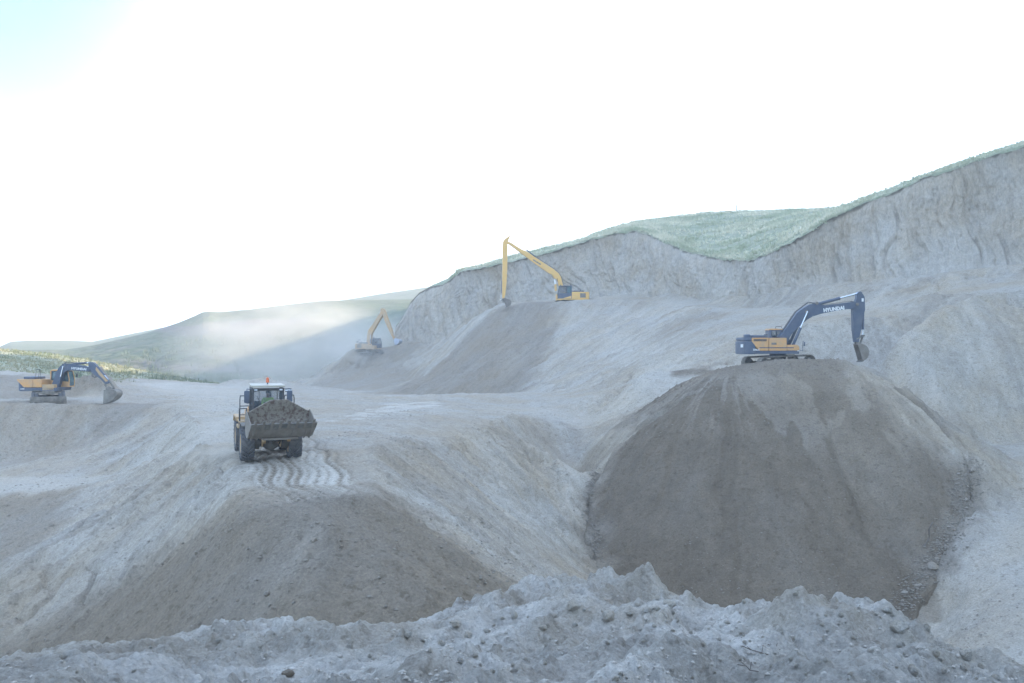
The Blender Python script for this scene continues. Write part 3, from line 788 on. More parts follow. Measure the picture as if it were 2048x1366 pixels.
def berm_z(x, y):
    z = bil(BZr, x, y, G_BANK)
    z = z + fbm(x * .8, y * .8, o=4, seed=401) * .30
    r1 = 1 - np.abs(fbm(x * 1.1 + 4, y * 1.1, o=4, g=.55, seed=402)) * 2
    z = z + np.abs(fbm(x * 1.3 + 4 + .4 * vnoise(x * 2, y * 2, seed=408), y * 1.3, o=3, g=.5, seed=402)) * .22 - .04 + np.abs(fbm(x * 4.5, y * 4.5, o=3, g=.55, seed=406)) * .12 - .03
    z = z + fbm(x * 4, y * 4, o=6, g=.66, seed=403) * .065
    c = vnoise(x * 9, y * 9, seed=404); z = z + np.maximum(0, c - .2) * .06 * sstep(-.1, .4, vnoise(x * .6, y * .6, seed=405))
    fo = (x * .75 - y * .66) * .9 + 1.1 * fbm(x * .35, y * .35, o=2, seed=421)
    z = z + .20 * (np.abs(((fo % 1.0) - .5) * 2) ** 1.4 - .5) * sstep(-3, 0, x + 0 * y) * sstep(4, 7, y)
    z = z - .06 * sstep(7.5, 11, y) - .22 * np.exp(-((x - 1.9) / 1.0) ** 2 - ((y - 14.8) / 1.6) ** 2)
    # shallow washed steps on the left part
    ph = z * 9 + fbm(x * .7, y * .7, o=2, seed=407) * 1.5
    z = z + .024 * np.sin(ph * 2.2) * (1 - sstep(-1.5, .5, x))
    return z
by_ = [1.2]
while by_[-1] < 28: by_.append(by_[-1] + (0.012 + .0016 * by_[-1] if by_[-1] < 16.5 else .12))
by_ = np.array(by_)
BPX = np.arange(-200, 2250, 2.9)
BYY2, BPP = np.meshgrid(by_[by_ > 2.0], BPX, indexing='ij')
BXX2 = (BPP - 1024) / F * BYY2
BZZ2 = berm_z(BXX2, BYY2)
bdamp = .22 * sstep(.05, .5, fbm(BXX2 * .9, BYY2 * .9, o=4, seed=411))
bpale = np.clip(.15 + .95 * sstep(-.25, .35, fbm(BXX2 * .8, BYY2 * .8, o=4, seed=412)), 0, 1) * .85
bst = np.clip(fbm(BXX2 * 3, BYY2 * 1.2, o=3, seed=413) * 1.5, -2, 2)
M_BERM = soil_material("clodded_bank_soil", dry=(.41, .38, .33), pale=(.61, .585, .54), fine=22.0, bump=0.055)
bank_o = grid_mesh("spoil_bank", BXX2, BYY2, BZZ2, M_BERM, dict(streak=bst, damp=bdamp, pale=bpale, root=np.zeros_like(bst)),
                   label="pale clodded spoil bank along the bottom of the view")
# ------------------------------------------------------------------ mesh builder
class MB:
    def __init__(s): s.bm = bmesh.new()
    def box(s, c, d, rot=None, bev=0.0):
        t = bmesh.new(); bmesh.ops.create_cube(t, size=1.0)
        bmesh.ops.scale(t, vec=Vector(d), verts=t.verts)
        if bev > 0: bmesh.ops.bevel(t, geom=t.edges[:], offset=bev, segments=2, affect='EDGES', profile=.6)
        if rot is not None: bmesh.ops.rotate(t, cent=(0, 0, 0), matrix=rot, verts=t.verts)
        bmesh.ops.translate(t, vec=Vector(c), verts=t.verts); s._take(t); return s
    def prism(s, pts, y0, y1, bev=0.0, seg=2):
        """side profile (x, z) given width y0..y1"""
        t = bmesh.new()
        a = [t.verts.new((p[0], y0, p[1])) for p in pts]; b = [t.verts.new((p[0], y1, p[1])) for p in pts]
        n = len(pts)
        fs = [t.faces.new(a), t.faces.new(b[::-1])]
        for i in range(n): t.faces.new((a[i], b[i], b[(i + 1) % n], a[(i + 1) % n]))
        bmesh.ops.recalc_face_normals(t, faces=t.faces[:])
        if bev > 0:
            bmesh.ops.bevel(t, geom=[e for e in t.edges if len(e.link_faces) == 2 and e.calc_face_angle(0) > 0.35], offset=bev, segments=seg, affect='EDGES')
        s._take(t); return s
    def plan(s, pts, z0, z1, bev=0.0, seg=2):
        t = bmesh.new()
        a = [t.verts.new((p[0], p[1], z0)) for p in pts]; b = [t.verts.new((p[0], p[1], z1)) for p in pts]
        n = len(pts); t.faces.new(a[::-1]); t.faces.new(b)
        for i in range(n): t.faces.new((a[i], a[(i + 1) % n], b[(i + 1) % n], b[i]))
        bmesh.ops.recalc_face_normals(t, faces=t.faces[:])
        if bev > 0:
            bmesh.ops.bevel(t, geom=[e for e in t.edges if e.calc_face_angle(0) > 0.35], offset=bev, segments=seg, affect='EDGES')
        s._take(t); return s
    def tube(s, p0, p1, r0, r1=None, seg=12):
        p0, p1 = Vector(p0), Vector(p1); r1 = r0 if r1 is None else r1
        t = bmesh.new(); L = (p1 - p0).length
        bmesh.ops.create_cone(t, cap_ends=True, segments=seg, radius1=r0, radius2=r1, depth=L)
        q = (p1 - p0).to_track_quat('Z', 'Y').to_matrix()
        bmesh.ops.rotate(t, cent=(0, 0, 0), matrix=q, verts=t.verts)
        bmesh.ops.translate(t, vec=(p0 + p1) / 2, verts=t.verts); s._take(t, smooth=True); return s
    def path(s, pts, r, seg=8):
        for a, b in zip(pts[:-1], pts[1:]): s.tube(a, b, r, seg=seg)
        for p in pts[1:-1]: s.ball(p, r)
        return s
    def ball(s, c, r, sc=(1, 1, 1), sub=1):
        t = bmesh.new(); bmesh.ops.create_icosphere(t, subdivisions=sub, radius=r)
        bmesh.ops.scale(t, vec=Vector(sc), verts=t.verts)
        bmesh.ops.translate(t, vec=Vector(c), verts=t.verts); s._take(t, smooth=True); return s
    def lathe(s, prof, c=(0, 0, 0), seg=40, axis='Y'):
        """profile of (radius, offset along axis), closed"""
        t = bmesh.new(); rings = []
        for k in range(seg):
            a = 2 * math.pi * k / seg; rings.append([t.verts.new((r * math.cos(a) + c[0], h + c[1], r * math.sin(a) + c[2])) for r, h in prof])
        n = len(prof)
        for k in range(seg):
            A, B = rings[k], rings[(k + 1) % seg]
            for i in range(n - 1): t.faces.new((A[i], A[i + 1], B[i + 1], B[i]))
        bmesh.ops.recalc_face_normals(t, faces=t.faces[:]); s._take(t, smooth=True); return s
    def quad(s, pts, th=0.02):
        """thin plate from corner points"""
        pts = [Vector(p) for p in pts]; n = (pts[1] - pts[0]).cross(pts[2] - pts[0]).normalized() * th / 2
        t = bmesh.new(); a = [t.verts.new(p - n) for p in pts]; b = [t.verts.new(p + n) for p in pts]; m = len(pts)
        t.faces.new(a[::-1]); t.faces.new(b)
        for i in range(m): t.faces.new((a[i], a[(i + 1) % m], b[(i + 1) % m], b[i]))
        bmesh.ops.recalc_face_normals(t, faces=t.faces[:]); s._take(t); return s
    def _take(s, t, smooth=False):
        for f in t.faces: f.smooth = smooth
        me = bpy.data.meshes.new("tmp"); t.to_mesh(me); t.free(); s.bm.from_mesh(me); bpy.data.meshes.remove(me)
    def build(s, name, mat, parent=None, label=None, smooth=None):
        me = bpy.data.meshes.new(name); s.bm.to_mesh(me); s.bm.free()
        me.materials.append(mat)
        if smooth is not None:
            for p in me.polygons: p.use_smooth = True
        me.set_sharp_from_angle(angle=R(38))
        o = link(bpy.data.objects.new(name, me), parent)
        if label: o['label'] = label
        return o

def empty(name, loc, rz=0.0, rx=0.0, ry=0.0):
    o = bpy.data.objects.new(name, None); o.empty_display_size = .5
    o.rotation_mode = 'XYZ'; o.location = loc; o.rotation_euler = (rx, ry, rz); return link(o)

def text_part(name, body, size, mat, parent, loc, rot, depth=0.006, bold=0.0, squash=1.0):
    cu = bpy.data.curves.new(name, 'FONT'); cu.body = body; cu.size = size; cu.extrude = depth; cu.offset = bold
    cu.align_x = 'CENTER'; cu.align_y = 'CENTER'; cu.resolution_u = 2
    tmp = bpy.data.objects.new("tmp", cu); COL.objects.link(tmp)
    dg = bpy.context.evaluated_depsgraph_get(); me = bpy.data.meshes.new_from_object(tmp.evaluated_get(dg))
    bpy.data.objects.remove(tmp)
    me.materials.clear(); me.materials.append(mat); me.name = name
    o = link(bpy.data.objects.new(name, me), parent); o.location = loc; o.rotation_euler = rot; o.scale = (squash, 1, 1)
    return o

# paints and surfaces
M_YEL = plain("machine_orange_paint", (.72, .37, .12), .5, dirt=.45, scale=1.6)
M_YEL2 = plain("machine_yellow_paint", (.84, .50, .13), .45, dirt=.22, scale=1.2)
M_YEL3 = plain("dusty_ochre_paint", (.55, .35, .16), .6, dirt=.5, scale=1.0)
M_BLU = plain("dark_slate_blue_paint", (.050, .080, .135), .5, dirt=.22, scale=1.4)
M_GREY = plain("dusty_grey_steel", (.115, .11, .10), .7, .2, dirt=.6, scale=2.5)
M_BLK = plain("black_rubber_and_trim", (.045, .05, .06), .75, dirt=.25, scale=3.0)
M_TYRE = plain("dusty_tyre_rubber", (.060, .066, .08), .85, dirt=.32, scale=2.0)
M_TRK = plain("worn_track_steel", (.14, .125, .105), .7, .3, dirt=.7, scale=2.0)
M_CHR = plain("polished_rod_chrome", (.75, .78, .80), .22, .9, dirt=.06)
M_WHT = plain("white_lettering_paint", (.80, .80, .78), .6, dirt=.15)
M_ROOF = plain("cream_white_roof_paint", (.50, .46, .37), .5, dirt=.3, scale=1.5)
M_RUST = plain("worn_brown_bucket_steel", (.20, .17, .14), .75, .1, dirt=.75, scale=2.2, dirtcol=(.26, .235, .20), lo=.4, hi=.62)
M_MUD = plain("mud_caked_bucket_steel", (.29, .26, .21), .85, 0, dirt=.85, scale=6.5, dirtcol=(.13, .085, .065), lo=.46, hi=.62)
M_LAMP = plain("lamp_lens", (.75, .78, .82), .15, dirt=.05)
M_RED = plain("amber_beacon_lens", (.75, .16, .05), .25, dirt=.05)
M_SILV = plain("pale_worn_bucket_steel", (.40, .43, .50), .45, .2, dirt=.12)
M_VEST = plain("yellow_green_vest", (.38, .60, .14), .8, dirt=.05)
M_SKIN = plain("skin", (.30, .19, .13), .6, dirt=.02)
M_CLOTH = plain("dark_work_trousers", (.05, .06, .09), .9, dirt=.1)
M_HAIR = plain("dark_hair", (.02, .018, .015), .8, dirt=.02)
def glass(name, tint, a=.35, rough=.06):
    m, nt, bs = mat_new(name)
    bs.inputs['Base Color'].default_value = (*tint, 1); bs.inputs['Roughness'].default_value = rough
    bs.inputs['Transmission Weight'].default_value = 0.0; bs.inputs['Alpha'].default_value = a
    bs.inputs['Specular IOR Level'].default_value = .8
    return m
M_GLS = glass("cab_glass", (.06, .09, .12), .22)
M_GLSB = glass("sky_tinted_glass", (.10, .20, .22), .60)

def wheel(parent, c, r, w, rimcol, lug=True, name='wheel', seg=44):
    """tyre with chevron lugs, dished rim; axis along local y. returns the tyre"""
    t = MB(); hw = w / 2
    prof = [(r * .56, -hw * .82), (r * .70, -hw * 1.0), (r * .86, -hw * 1.0), (r * .915, -hw * .90), (r * .93, -hw * .5), (r * .93, hw * .5), (r * .915, hw * .90), (r * .86, hw * 1.0), (r * .70, hw * 1.0), (r * .56, hw * .82), (r * .56, -hw * .82)]
    t.lathe(prof, (0, 0, 0), seg=seg)
    if lug:
        n = 22
        for k in range(n):
            for sgn in (-1, 1):
                a = 2 * math.pi * (k + (.5 if sgn > 0 else 0)) / n
                m = 4; prev = None
                pts = []
                for j in range(m + 1):
                    yy = sgn * hw * (0.02 + 1.0 * j / m); aa = a + [0, .05, .16, .21, .27][j] * 1.0
                    rr = r * (1.0 if j < 4 else .93)
                    pts.append((yy, aa, rr))
                bm = t.bm
                wd = .062
                V = []
                for yy, aa, rr in pts:
                    V.append([bm.verts.new((q * math.cos(aa + da), yy, q * math.sin(aa + da))) for q, da in ((r * .90, -wd * 1.15), (rr * 1.015, -wd * .8), (rr * 1.015, wd * .8), (r * .90, wd * 1.15))])
                for A, B in zip(V[:-1], V[1:]):
                    for i in range(3): bm.faces.new((A[i], A[i + 1], B[i + 1], B[i]))
                bm.faces.new(V[0]); bm.faces.new(V[-1][::-1])
        bmesh.ops.recalc_face_normals(t.bm, faces=t.bm.faces[:])
    o = t.build('wheel', M_TYRE, parent)
    o.location = c
    for sgn in (-1, 1):
        q = MB()
        q.lathe([(0.0, sgn * hw * .35), (r * .20, sgn * hw * .38), (r * .24, sgn * hw * .22), (r * .44, sgn * hw * .18), (r * .50, sgn * hw * .72), (r * .585, sgn * hw * .90), (r * .585, sgn * hw * .70), (r * .50, sgn * hw * .55)], seg=32)
        for b in range(10):
            a = b * math.pi / 5; q.tube((r * .33 * math.cos(a), sgn * hw * .2, r * .33 * math.sin(a)), (r * .33 * math.cos(a), sgn * hw * .34, r * .33 * math.sin(a)), .022, seg=6)
        rim = q.build('rim', rimcol, o)
    return o

# ------------------------------------------------------------------ wheel loader
LY = 44.6
lx, ly, lz = P(541, 919.0, LY)
loader = empty('wheel_loader', (lx, ly, lz), rz=R(-90 + 19.5), ry=R(1.6))
tag(loader, "mud-splashed wheel loader driving towards the camera with its wide bucket raised", "wheel loader")
def build_loader(root):
    r = .76; w = .58; tr = 1.03
    for xx in (0.0, -3.25):
        for s_ in (-1, 1): wheel(root, (xx, s_ * tr, r), r, w, M_YEL3)
    # axles and belly
    a = MB()
    for xx in (0, -3.25):
        a.tube((xx, -.8, r), (xx, .8, r), .17, seg=14); a.ball((xx, 0, r), .34, (1, 1.15, 1), 2)
        for s_ in (-1, 1): a.tube((xx, s_ * .5, r), (xx, s_ * .74, r), .27, seg=18)
    a.tube((-3.2, 0, .8), (0, 0, .8), .07)
    a.build('axle', M_GREY, root)
    f = MB()
    f.prism([(-1.35, .72), (.42, .62), (.62, .95), (.35, 1.35), (-.15, 1.95), (-.45, 1.95), (-.55, 1.25), (-1.4, 1.2)], -.42, -.36, .01)
    f.prism([(-1.35, .72), (.42, .62), (.62, .95), (.35, 1.35), (-.15, 1.95), (-.45, 1.95), (-.55, 1.25), (-1.4, 1.2)], .36, .42, .01)
    f.box((-.35, 0, 1.0), (1.2, .72, .5), bev=.03); f.tube((.2, -.42, 1.0), (.2, .42, 1.0), .1)
    f.tube((-.3, -.5, 1.85), (-.3, .5, 1.85), .09)
    f.build('front_frame', M_YEL3, root)
    g = MB()
    g.box((-2.6, 0, 1.05), (2.7, .95, .42), bev=.03); g.tube((-1.42, 0, .7), (-1.42, 0, 1.4), .16)
    g.box((-4.45, 0, 1.15), (.42, 2.1, .75), bev=.08)
    g.build('rear_frame', M_GREY, root)
    h = MB()
    h.prism([(-2.25, 1.3), (-2.25, 2.18), (-3.5, 2.1), (-4.45, 1.92), (-4.62, 1.5), (-4.6, 1.25), (-3.9, 1.25)], -.78, .78, .09)
    hood = h.build('engine_hood', M_YEL, root)
    lv = MB()
    lv.bm.free()
    for k in range(6):
        for s_ in (-1, 1): lv = MB(); lv.box((-2.9 - k * .14, s_ * .785, 1.72), (.07, .02, .45)); lv.build('louvre', M_BLK, hood)
    e = MB(); e.tube((-3.2, .3, 2.1), (-3.2, .3, 2.75), .07); e.tube((-3.2, .3, 2.7), (-3.3, .3, 2.85), .06); e.build('exhaust_pipe', M_BLK, root)
    for s_ in (-1, 1):
        m = MB()   # rear mudguard and deck
        m.prism([(-2.25, 1.55), (-2.3, 1.72), (-3.9, 1.72), (-4.2, 1.4), (-4.1, 1.36), (-3.85, 1.62), (-2.6, 1.62), (-2.45, 1.5)], s_ * .80 if s_ > 0 else -1.34, 1.34 if s_ > 0 else -.80, .02)
        m.build('mudguard', M_YEL3, root)
        m = MB()   # front mudguard
        pts = [(.62 * math.cos(q) * 1.42, r + .62 * 1.42 * math.sin(q)) for q in np.linspace(R(62), R(165), 9)]
        pts2 = [(.66 * math.cos(q) * 1.42, r + .66 * 1.42 * math.sin(q)) for q in np.linspace(R(165), R(62), 9)]
        m.prism(pts + pts2, s_ * 1.03 - .27, s_ * 1.03 + .27, .0)
        m.build('mudguard', M_GREY, root)
    # platform, ladder and rails on both sides
    for s_ in (-1, 1):
        y = s_ * 1.16
        d = MB(); d.box((-1.85, s_ * 1.0, 1.58), (.95, .55, .07), bev=.01)
        d.box((-1.75, s_ * 1.12, 1.36), (.62, .42, .16), bev=.03); d.build('platform', M_YEL3, root)
        l = MB()
        for xx in (-1.42, -1.86): l.tube((xx, y + s_ * .05, .55), (xx, y, 1.55), .022, seg=6)
        for k in range(3): l.tube((-1.42, y + s_ * .05, .62 + k * .32), (-1.86, y + s_ * .05, .62 + k * .32), .022, seg=6)
        l.build('ladder', M_BLK, root)
        q = MB()
        q.path([(-1.45, s_ * 1.22, 1.6), (-1.45, s_ * 1.22, 2.62), (-1.52, s_ * 1.2, 2.76), (-1.55, s_ * .82, 2.76), (-1.55, s_ * .78, 2.66), (-1.5, s_ * .76, 1.62)], .024, 7)
        q.path([(-1.42, s_ * 1.25, 1.6), (-1.42, s_ * 1.25, 2.18), (-1.42, s_ * .92, 2.18), (-1.42, s_ * .9, 1.6)], .024, 7)
        q.tube((-1.45, s_ * 1.22, 2.3), (-1.5, s_ * .78, 2.3), .02, seg=6)
        q.tube((-1.42, s_ * 1.22, 1.9), (-1.42, s_ * .92, 1.9), .02, seg=6)
        q.build('handrail', M_BLK, root)
    # cab
    zt, zb = 3.13, 1.60; X0, X1 = -2.25, -.98     # back, front
    cw, cwt = .66, .68
    c = MB()
    c.box(((X0 + X1) / 2, 0, zb + .02), (X1 - X0, cw * 2, .16), bev=.02)
    for s_ in (-1, 1):
        c.prism([(X0, zb), (X1 + .06, zb), (X1 + .06, zb + .36), (X0, zb + .36)], s_ * cw - .02, s_ * cw + .02)
        c.tube((X1 + .02, s_ * cw, zb), (X1 - .10, s_ * cwt, zt), .048, seg=6)
        c.tube((X0, s_ * cw, zb), (X0 + .03, s_ * cwt, zt), .05, seg=6)
        c.tube((X1 - .12, s_ * cwt, zt - .05), (X0, s_ * cwt, zt - .05), .05, seg=6)
        c.tube((-1.65, s_ * cw, zb), (-1.65, s_ * cwt, zt), .035, seg=6)
        c.tube((X1 + .02, s_ * .40, zb), (X1 - .10, s_ * .40, zt), .014, seg=6)
    c.tube((X1 - .11, -cwt, zt - .06), (X1 - .11, cwt, zt - .06), .06, seg=6)
    c.tube((X1 + .03, -cw, zb + .25), (X1 + .03, cw, zb + .25), .05, seg=6)
    c.box((X1 - .3, 0, zb + .30), (.3, 1.2, .32), bev=.05)
    c.box((X0 + .02, 0, zb + .45), (.04, 1.3, .8))
    cab = c.build('cab', M_BLK, root)
    gl = MB()
    gl.quad([(X1 + .035, -cw + .02, zb + .2), (X1 + .035, cw - .02, zb + .2), (X1 - .105, cwt - .03, zt - .08), (X1 - .105, -cwt + .03, zt - .08)], .012)
    gl.build('windscreen', M_GLS, cab)
    for s_ in (-1, 1):
        g2 = MB(); g2.quad([(X0 + .05, s_ * cw, zb + .37), (X1, s_ * cw, zb + .37), (X1 - .1, s_ * cwt, zt - .1), (X0 + .05, s_ * cwt, zt - .1)], .012); g2.build('side_window', M_GLS, cab)
    g3 = MB(); g3.quad([(X0, -cw + .05, zb + .85), (X0, cw - .05, zb + .85), (X0 + .03, cwt - .05, zt - .1), (X0 + .03, -cwt + .05, zt - .1)], .012); g3.build('rear_window', M_GLS, cab)
    ro = MB(); ro.box(((X0 + X1) / 2 - .04, 0, zt + .09), (X1 - X0 + .22, 1.50, .10), bev=.045)
    ro.build('roof', M_ROOF, cab)
    wi = MB(); wi.tube((X1 + .06, -.05, zb + .22), (X1 - .02, -.28, zb + .78), .012, seg=5); wi.tube((X1 + .06, -.22, zb + .7), (X1 - .03, -.34, zb + .8), .01, seg=5); wi.tube((X1 + .03, -.36, zb + .9), (X1 - .05, -.50, zt - .35), .012, seg=5)
    wi.build('wiper', M_BLK, cab)
    st = MB(); st.box((-1.95, 0, 2.05), (.16, .5, .8), bev=.06); st.box((-1.75, 0, 1.85), (.5, .5, .16), bev=.05); st.build('seat', M_BLK, cab)
    sw = MB(); sw.tube((-1.15, 0, 1.8), (-1.36, 0, 2.30), .03, seg=6)
    sw.path([(-1.38 + .06 * math.sin(a_), .19 * math.cos(a_), 2.31 + .17 * math.sin(a_)) for a_ in np.linspace(0, 2 * math.pi, 13)], .015, 5)
    sw.build('steering_wheel', M_BLK, cab)
    bc = MB(); bc.tube((-1.55, .02, 3.28), (-1.55, .02, 3.36), .03, seg=8); bc.build('beacon_stem', M_BLK, root)
    b2 = MB(); b2.tube((-1.55, .02, 3.36), (-1.55, .02, 3.54), .075, .065, 14); b2.ball((-1.55, .02, 3.54), .065); b2.build('beacon', M_RED, root)
    for y in (-.56, .56, .82, .98):
        la = MB(); zl = zt - .07 if abs(y) < .7 else zt - .1
        la.box((X1 - .02, y, zl), (.10, .17 if abs(y) < .7 else .13, .15), bev=.02); lb = la.build('work_light', M_BLK, root)
        q = MB(); q.tube((X1 + .03, y - .035, zl), (X1 + .036, y - .035, zl), .036, seg=12); q.tube((X1 + .03, y + .035, zl), (X1 + .036, y + .035, zl), .036, seg=12); q.build('lens', M_LAMP, lb)
    for s_ in (-1, 1):
        m = MB(); y = s_ * .95
        m.path([(X1 - .1, s_ * .7, zt - .05), (X1 + .02, y, zt - .02), (X1 + .02, y, zt - .12)], .018, 6)
        m.path([(X1 - .02, s_ * .68, 2.46), (X1 + .02, y + s_ * .02, 2.46)], .014, 6)
        m.box((X1 + .02, y, zt - .38), (.09, .25, .56), bev=.06); mo = m.build('mirror', M_BLU, root)
        hr = MB(); hr.path([(X1 + .02, s_ * .68, 1.86), (X1 + .06, s_ * .86, 1.90), (X1 + .04, s_ * .86, 2.34), (X1, s_ * .69, 2.4)], .018, 6); hr.build('grab_handle', M_BLK, root)
    # headlights on posts
    for s_ in (-1, 1):
        hl = MB(); hl.box((-.45, s_ * .78, 1.98), (.12, .22, .16), bev=.02); hl.tube((-.5, s_ * .5, 1.75), (-.47, s_ * .75, 1.92), .03, seg=6); h2 = hl.build('headlight', M_BLK, root)
        q = MB(); q.box((-.385, s_ * .78, 1.98), (.01, .18, .12)); q.build('lens', M_LAMP, h2)
    # lift arms, tilt linkage, rams
    for s_ in (-1, 1):
        m = MB(); m.prism([(-.40, 1.98), (-.20, 2.02), (.55, 1.70), (1.05, 1.32), (1.32, 1.05), (1.18, .92), (.75, 1.12), (.15, 1.55), (-.35, 1.80)], s_ * .54 - .06, s_ * .54 + .06, .01)
        arm = m.build('lift_arm', M_YEL3, root)
        m = MB(); m.tube((-.5, s_ * .46, .95), (.1, s_ * .52, 1.2), .08); m.build('lift_ram', M_GREY, root)
        m = MB(); m.tube((.1, s_ * .52, 1.2), (.65, s_ * .53, 1.42), .045); m.build('ram_rod', M_CHR, root)
    m = MB(); m.tube((.6, -.5, 1.42), (.6, .5, 1.42), .12); m.prism([(.45, 1.15), (.75, 1.15), (.92, 1.95), (.72, 2.0), (.5, 1.5)], -.12, .12, .02)
    m.tube((-.3, 0, 1.7), (.7, 0, 1.9), .08); m.tube((.68, 0, 1.2), (1.35, 0, 1.2), .06)
    m.build('tilt_linkage', M_YEL3, root)
    hs = MB()
    for k in range(7):
        y = -.36 + k * .12; hs.path([(.3, y, 1.0), (.62, y + .03, .86 - .05 * (k % 3)), (.95, y * 1.1, 1.02), (1.2, y, 1.16)], .018, 5)
    hs.box((.5, 0, 1.0), (.25, .95, .22), bev=.03); hs.box((.62, -.4, 1.12), (.14, .26, .2), bev=.03); hs.box((.62, .38, 1.08), (.16, .2, .26), bev=.03)
    hs.build('hose_bundle', M_BLK, root)
    # bucket, rolled back: lip forward, bowl behind it, spill guard on top
    W = 1.36
    inn = [(2.55, 1.80), (1.95, 1.30), (1.72, 1.22), (1.50, 1.28), (1.36, 1.48), (1.32, 1.80), (1.36, 2.10), (1.42, 2.28)]
    nn = []
    for i, p in enumerate(inn):
        a_ = inn[max(0, i - 1)]; b_ = inn[min(len(inn) - 1, i + 1)]
        d = Vector((b_[0] - a_[0], b_[1] - a_[1])).normalized(); nn.append((p[0] - (-d.y) * -.045 * -1, p[1] + d.x * .045))
    b = MB(); bm = b.bm
    A = [[bm.verts.new((p[0], y, p[1])) for p in inn] for y in np.linspace(-W, W, 9)]
    B = [[bm.verts.new((p[0], y, p[1])) for p in nn] for y in np.linspace(-W, W, 9)]
    for k in range(8):
        for i in range(len(inn) - 1):
            bm.faces.new((A[k][i], A[k][i + 1], A[k + 1][i + 1], A[k + 1][i])); bm.faces.new((B[k][i], B[k + 1][i], B[k + 1][i + 1], B[k][i + 1]))
        bm.faces.new((A[k][0], A[k + 1][0], B[k + 1][0], B[k][0])); bm.faces.new((A[k][-1], B[k][-1], B[k + 1][-1], A[k + 1][-1]))
    bmesh.ops.recalc_face_normals(bm, faces=bm.faces[:])
    b.quad([(1.42, -W, 2.25), (1.42, W, 2.25), (1.46, W * .93, 2.30), (1.60, .38, 2.80), (1.60, -.38, 2.80), (1.46, -W * .93, 2.30)], .035)
    bk = b.build('bucket', M_MUD, root, label="mud-caked loader bucket with a stepped spill guard")
    for s_ in (-1, 1):
        q = MB(); q.prism([(2.52, 1.80), (1.95, 1.27), (1.72, 1.19), (1.48, 1.25), (1.33, 1.46), (1.29, 1.80), (1.34, 2.12), (1.42, 2.34), (1.52, 2.34), (1.9, 2.18)], s_ * W - (.0 if s_ > 0 else .035), s_ * W + (.035 if s_ > 0 else 0))
        q.prism([(2.58, 1.84), (2.45, 1.68), (2.2, 1.5), (2.14, 1.58), (2.36, 1.86)], s_ * (W + .02) - .03, s_ * (W + .02) + .03); q.build('side_plate', M_RUST, bk)
    q = MB(); q.quad([(2.66, -W - .04, 1.885), (2.66, W + .04, 1.885), (2.42, W + .04, 1.66), (2.42, -W - .04, 1.66)], .05); q.build('cutting_edge', M_GREY, bk)
    # underside ribs and hinge brackets seen from the front
    q = MB()
    q.quad([(2.4, -W, 1.62), (2.4, W, 1.62), (1.98, W, 1.255), (1.98, -W, 1.255)], .03)
    for y in (-1.25, -1.02, 1.02, 1.25, -.45, .45): q.quad([(2.36, y, 1.56), (2.30, y, 1.42), (1.85, y, 1.12), (1.75, y, 1.2), (1.98, y, 1.22)], .05)
    q.box((1.75, 0, 1.16), (.5, 1.5, .10), bev=.02); q.build('floor_plate', M_RUST, bk)
    for k in range(8):
        y = -W + .12 + k * (2 * W - .24) / 7
        t = MB(); d = Vector((2.62 - 1.95, 0, 1.86 - 1.30)).normalized(); n = Vector((-d.z, 0, d.x))
        base = Vector((2.52, y, 1.79)); 
        pts = [base - d * .26 - n * .075, base - d * .26 + n * .07, base + d * .12 + n * .075, base + d * .36 + n * .03, base + d * .36 - n * .01, base + d * .10 - n * .075]
        t.prism([(p.x, p.z) for p in pts], y - .055, y + .055, .008); t.build('tooth', M_RUST, bk)
build_loader(loader)
for o_ in loader.children:          # the front half is steered a little to its left
    if o_.name.split('.')[0] in ('bucket', 'lift_arm', 'lift_ram', 'tilt_linkage', 'ram_rod', 'hose_bundle'): o_.rotation_euler = (0, 0, R(7))

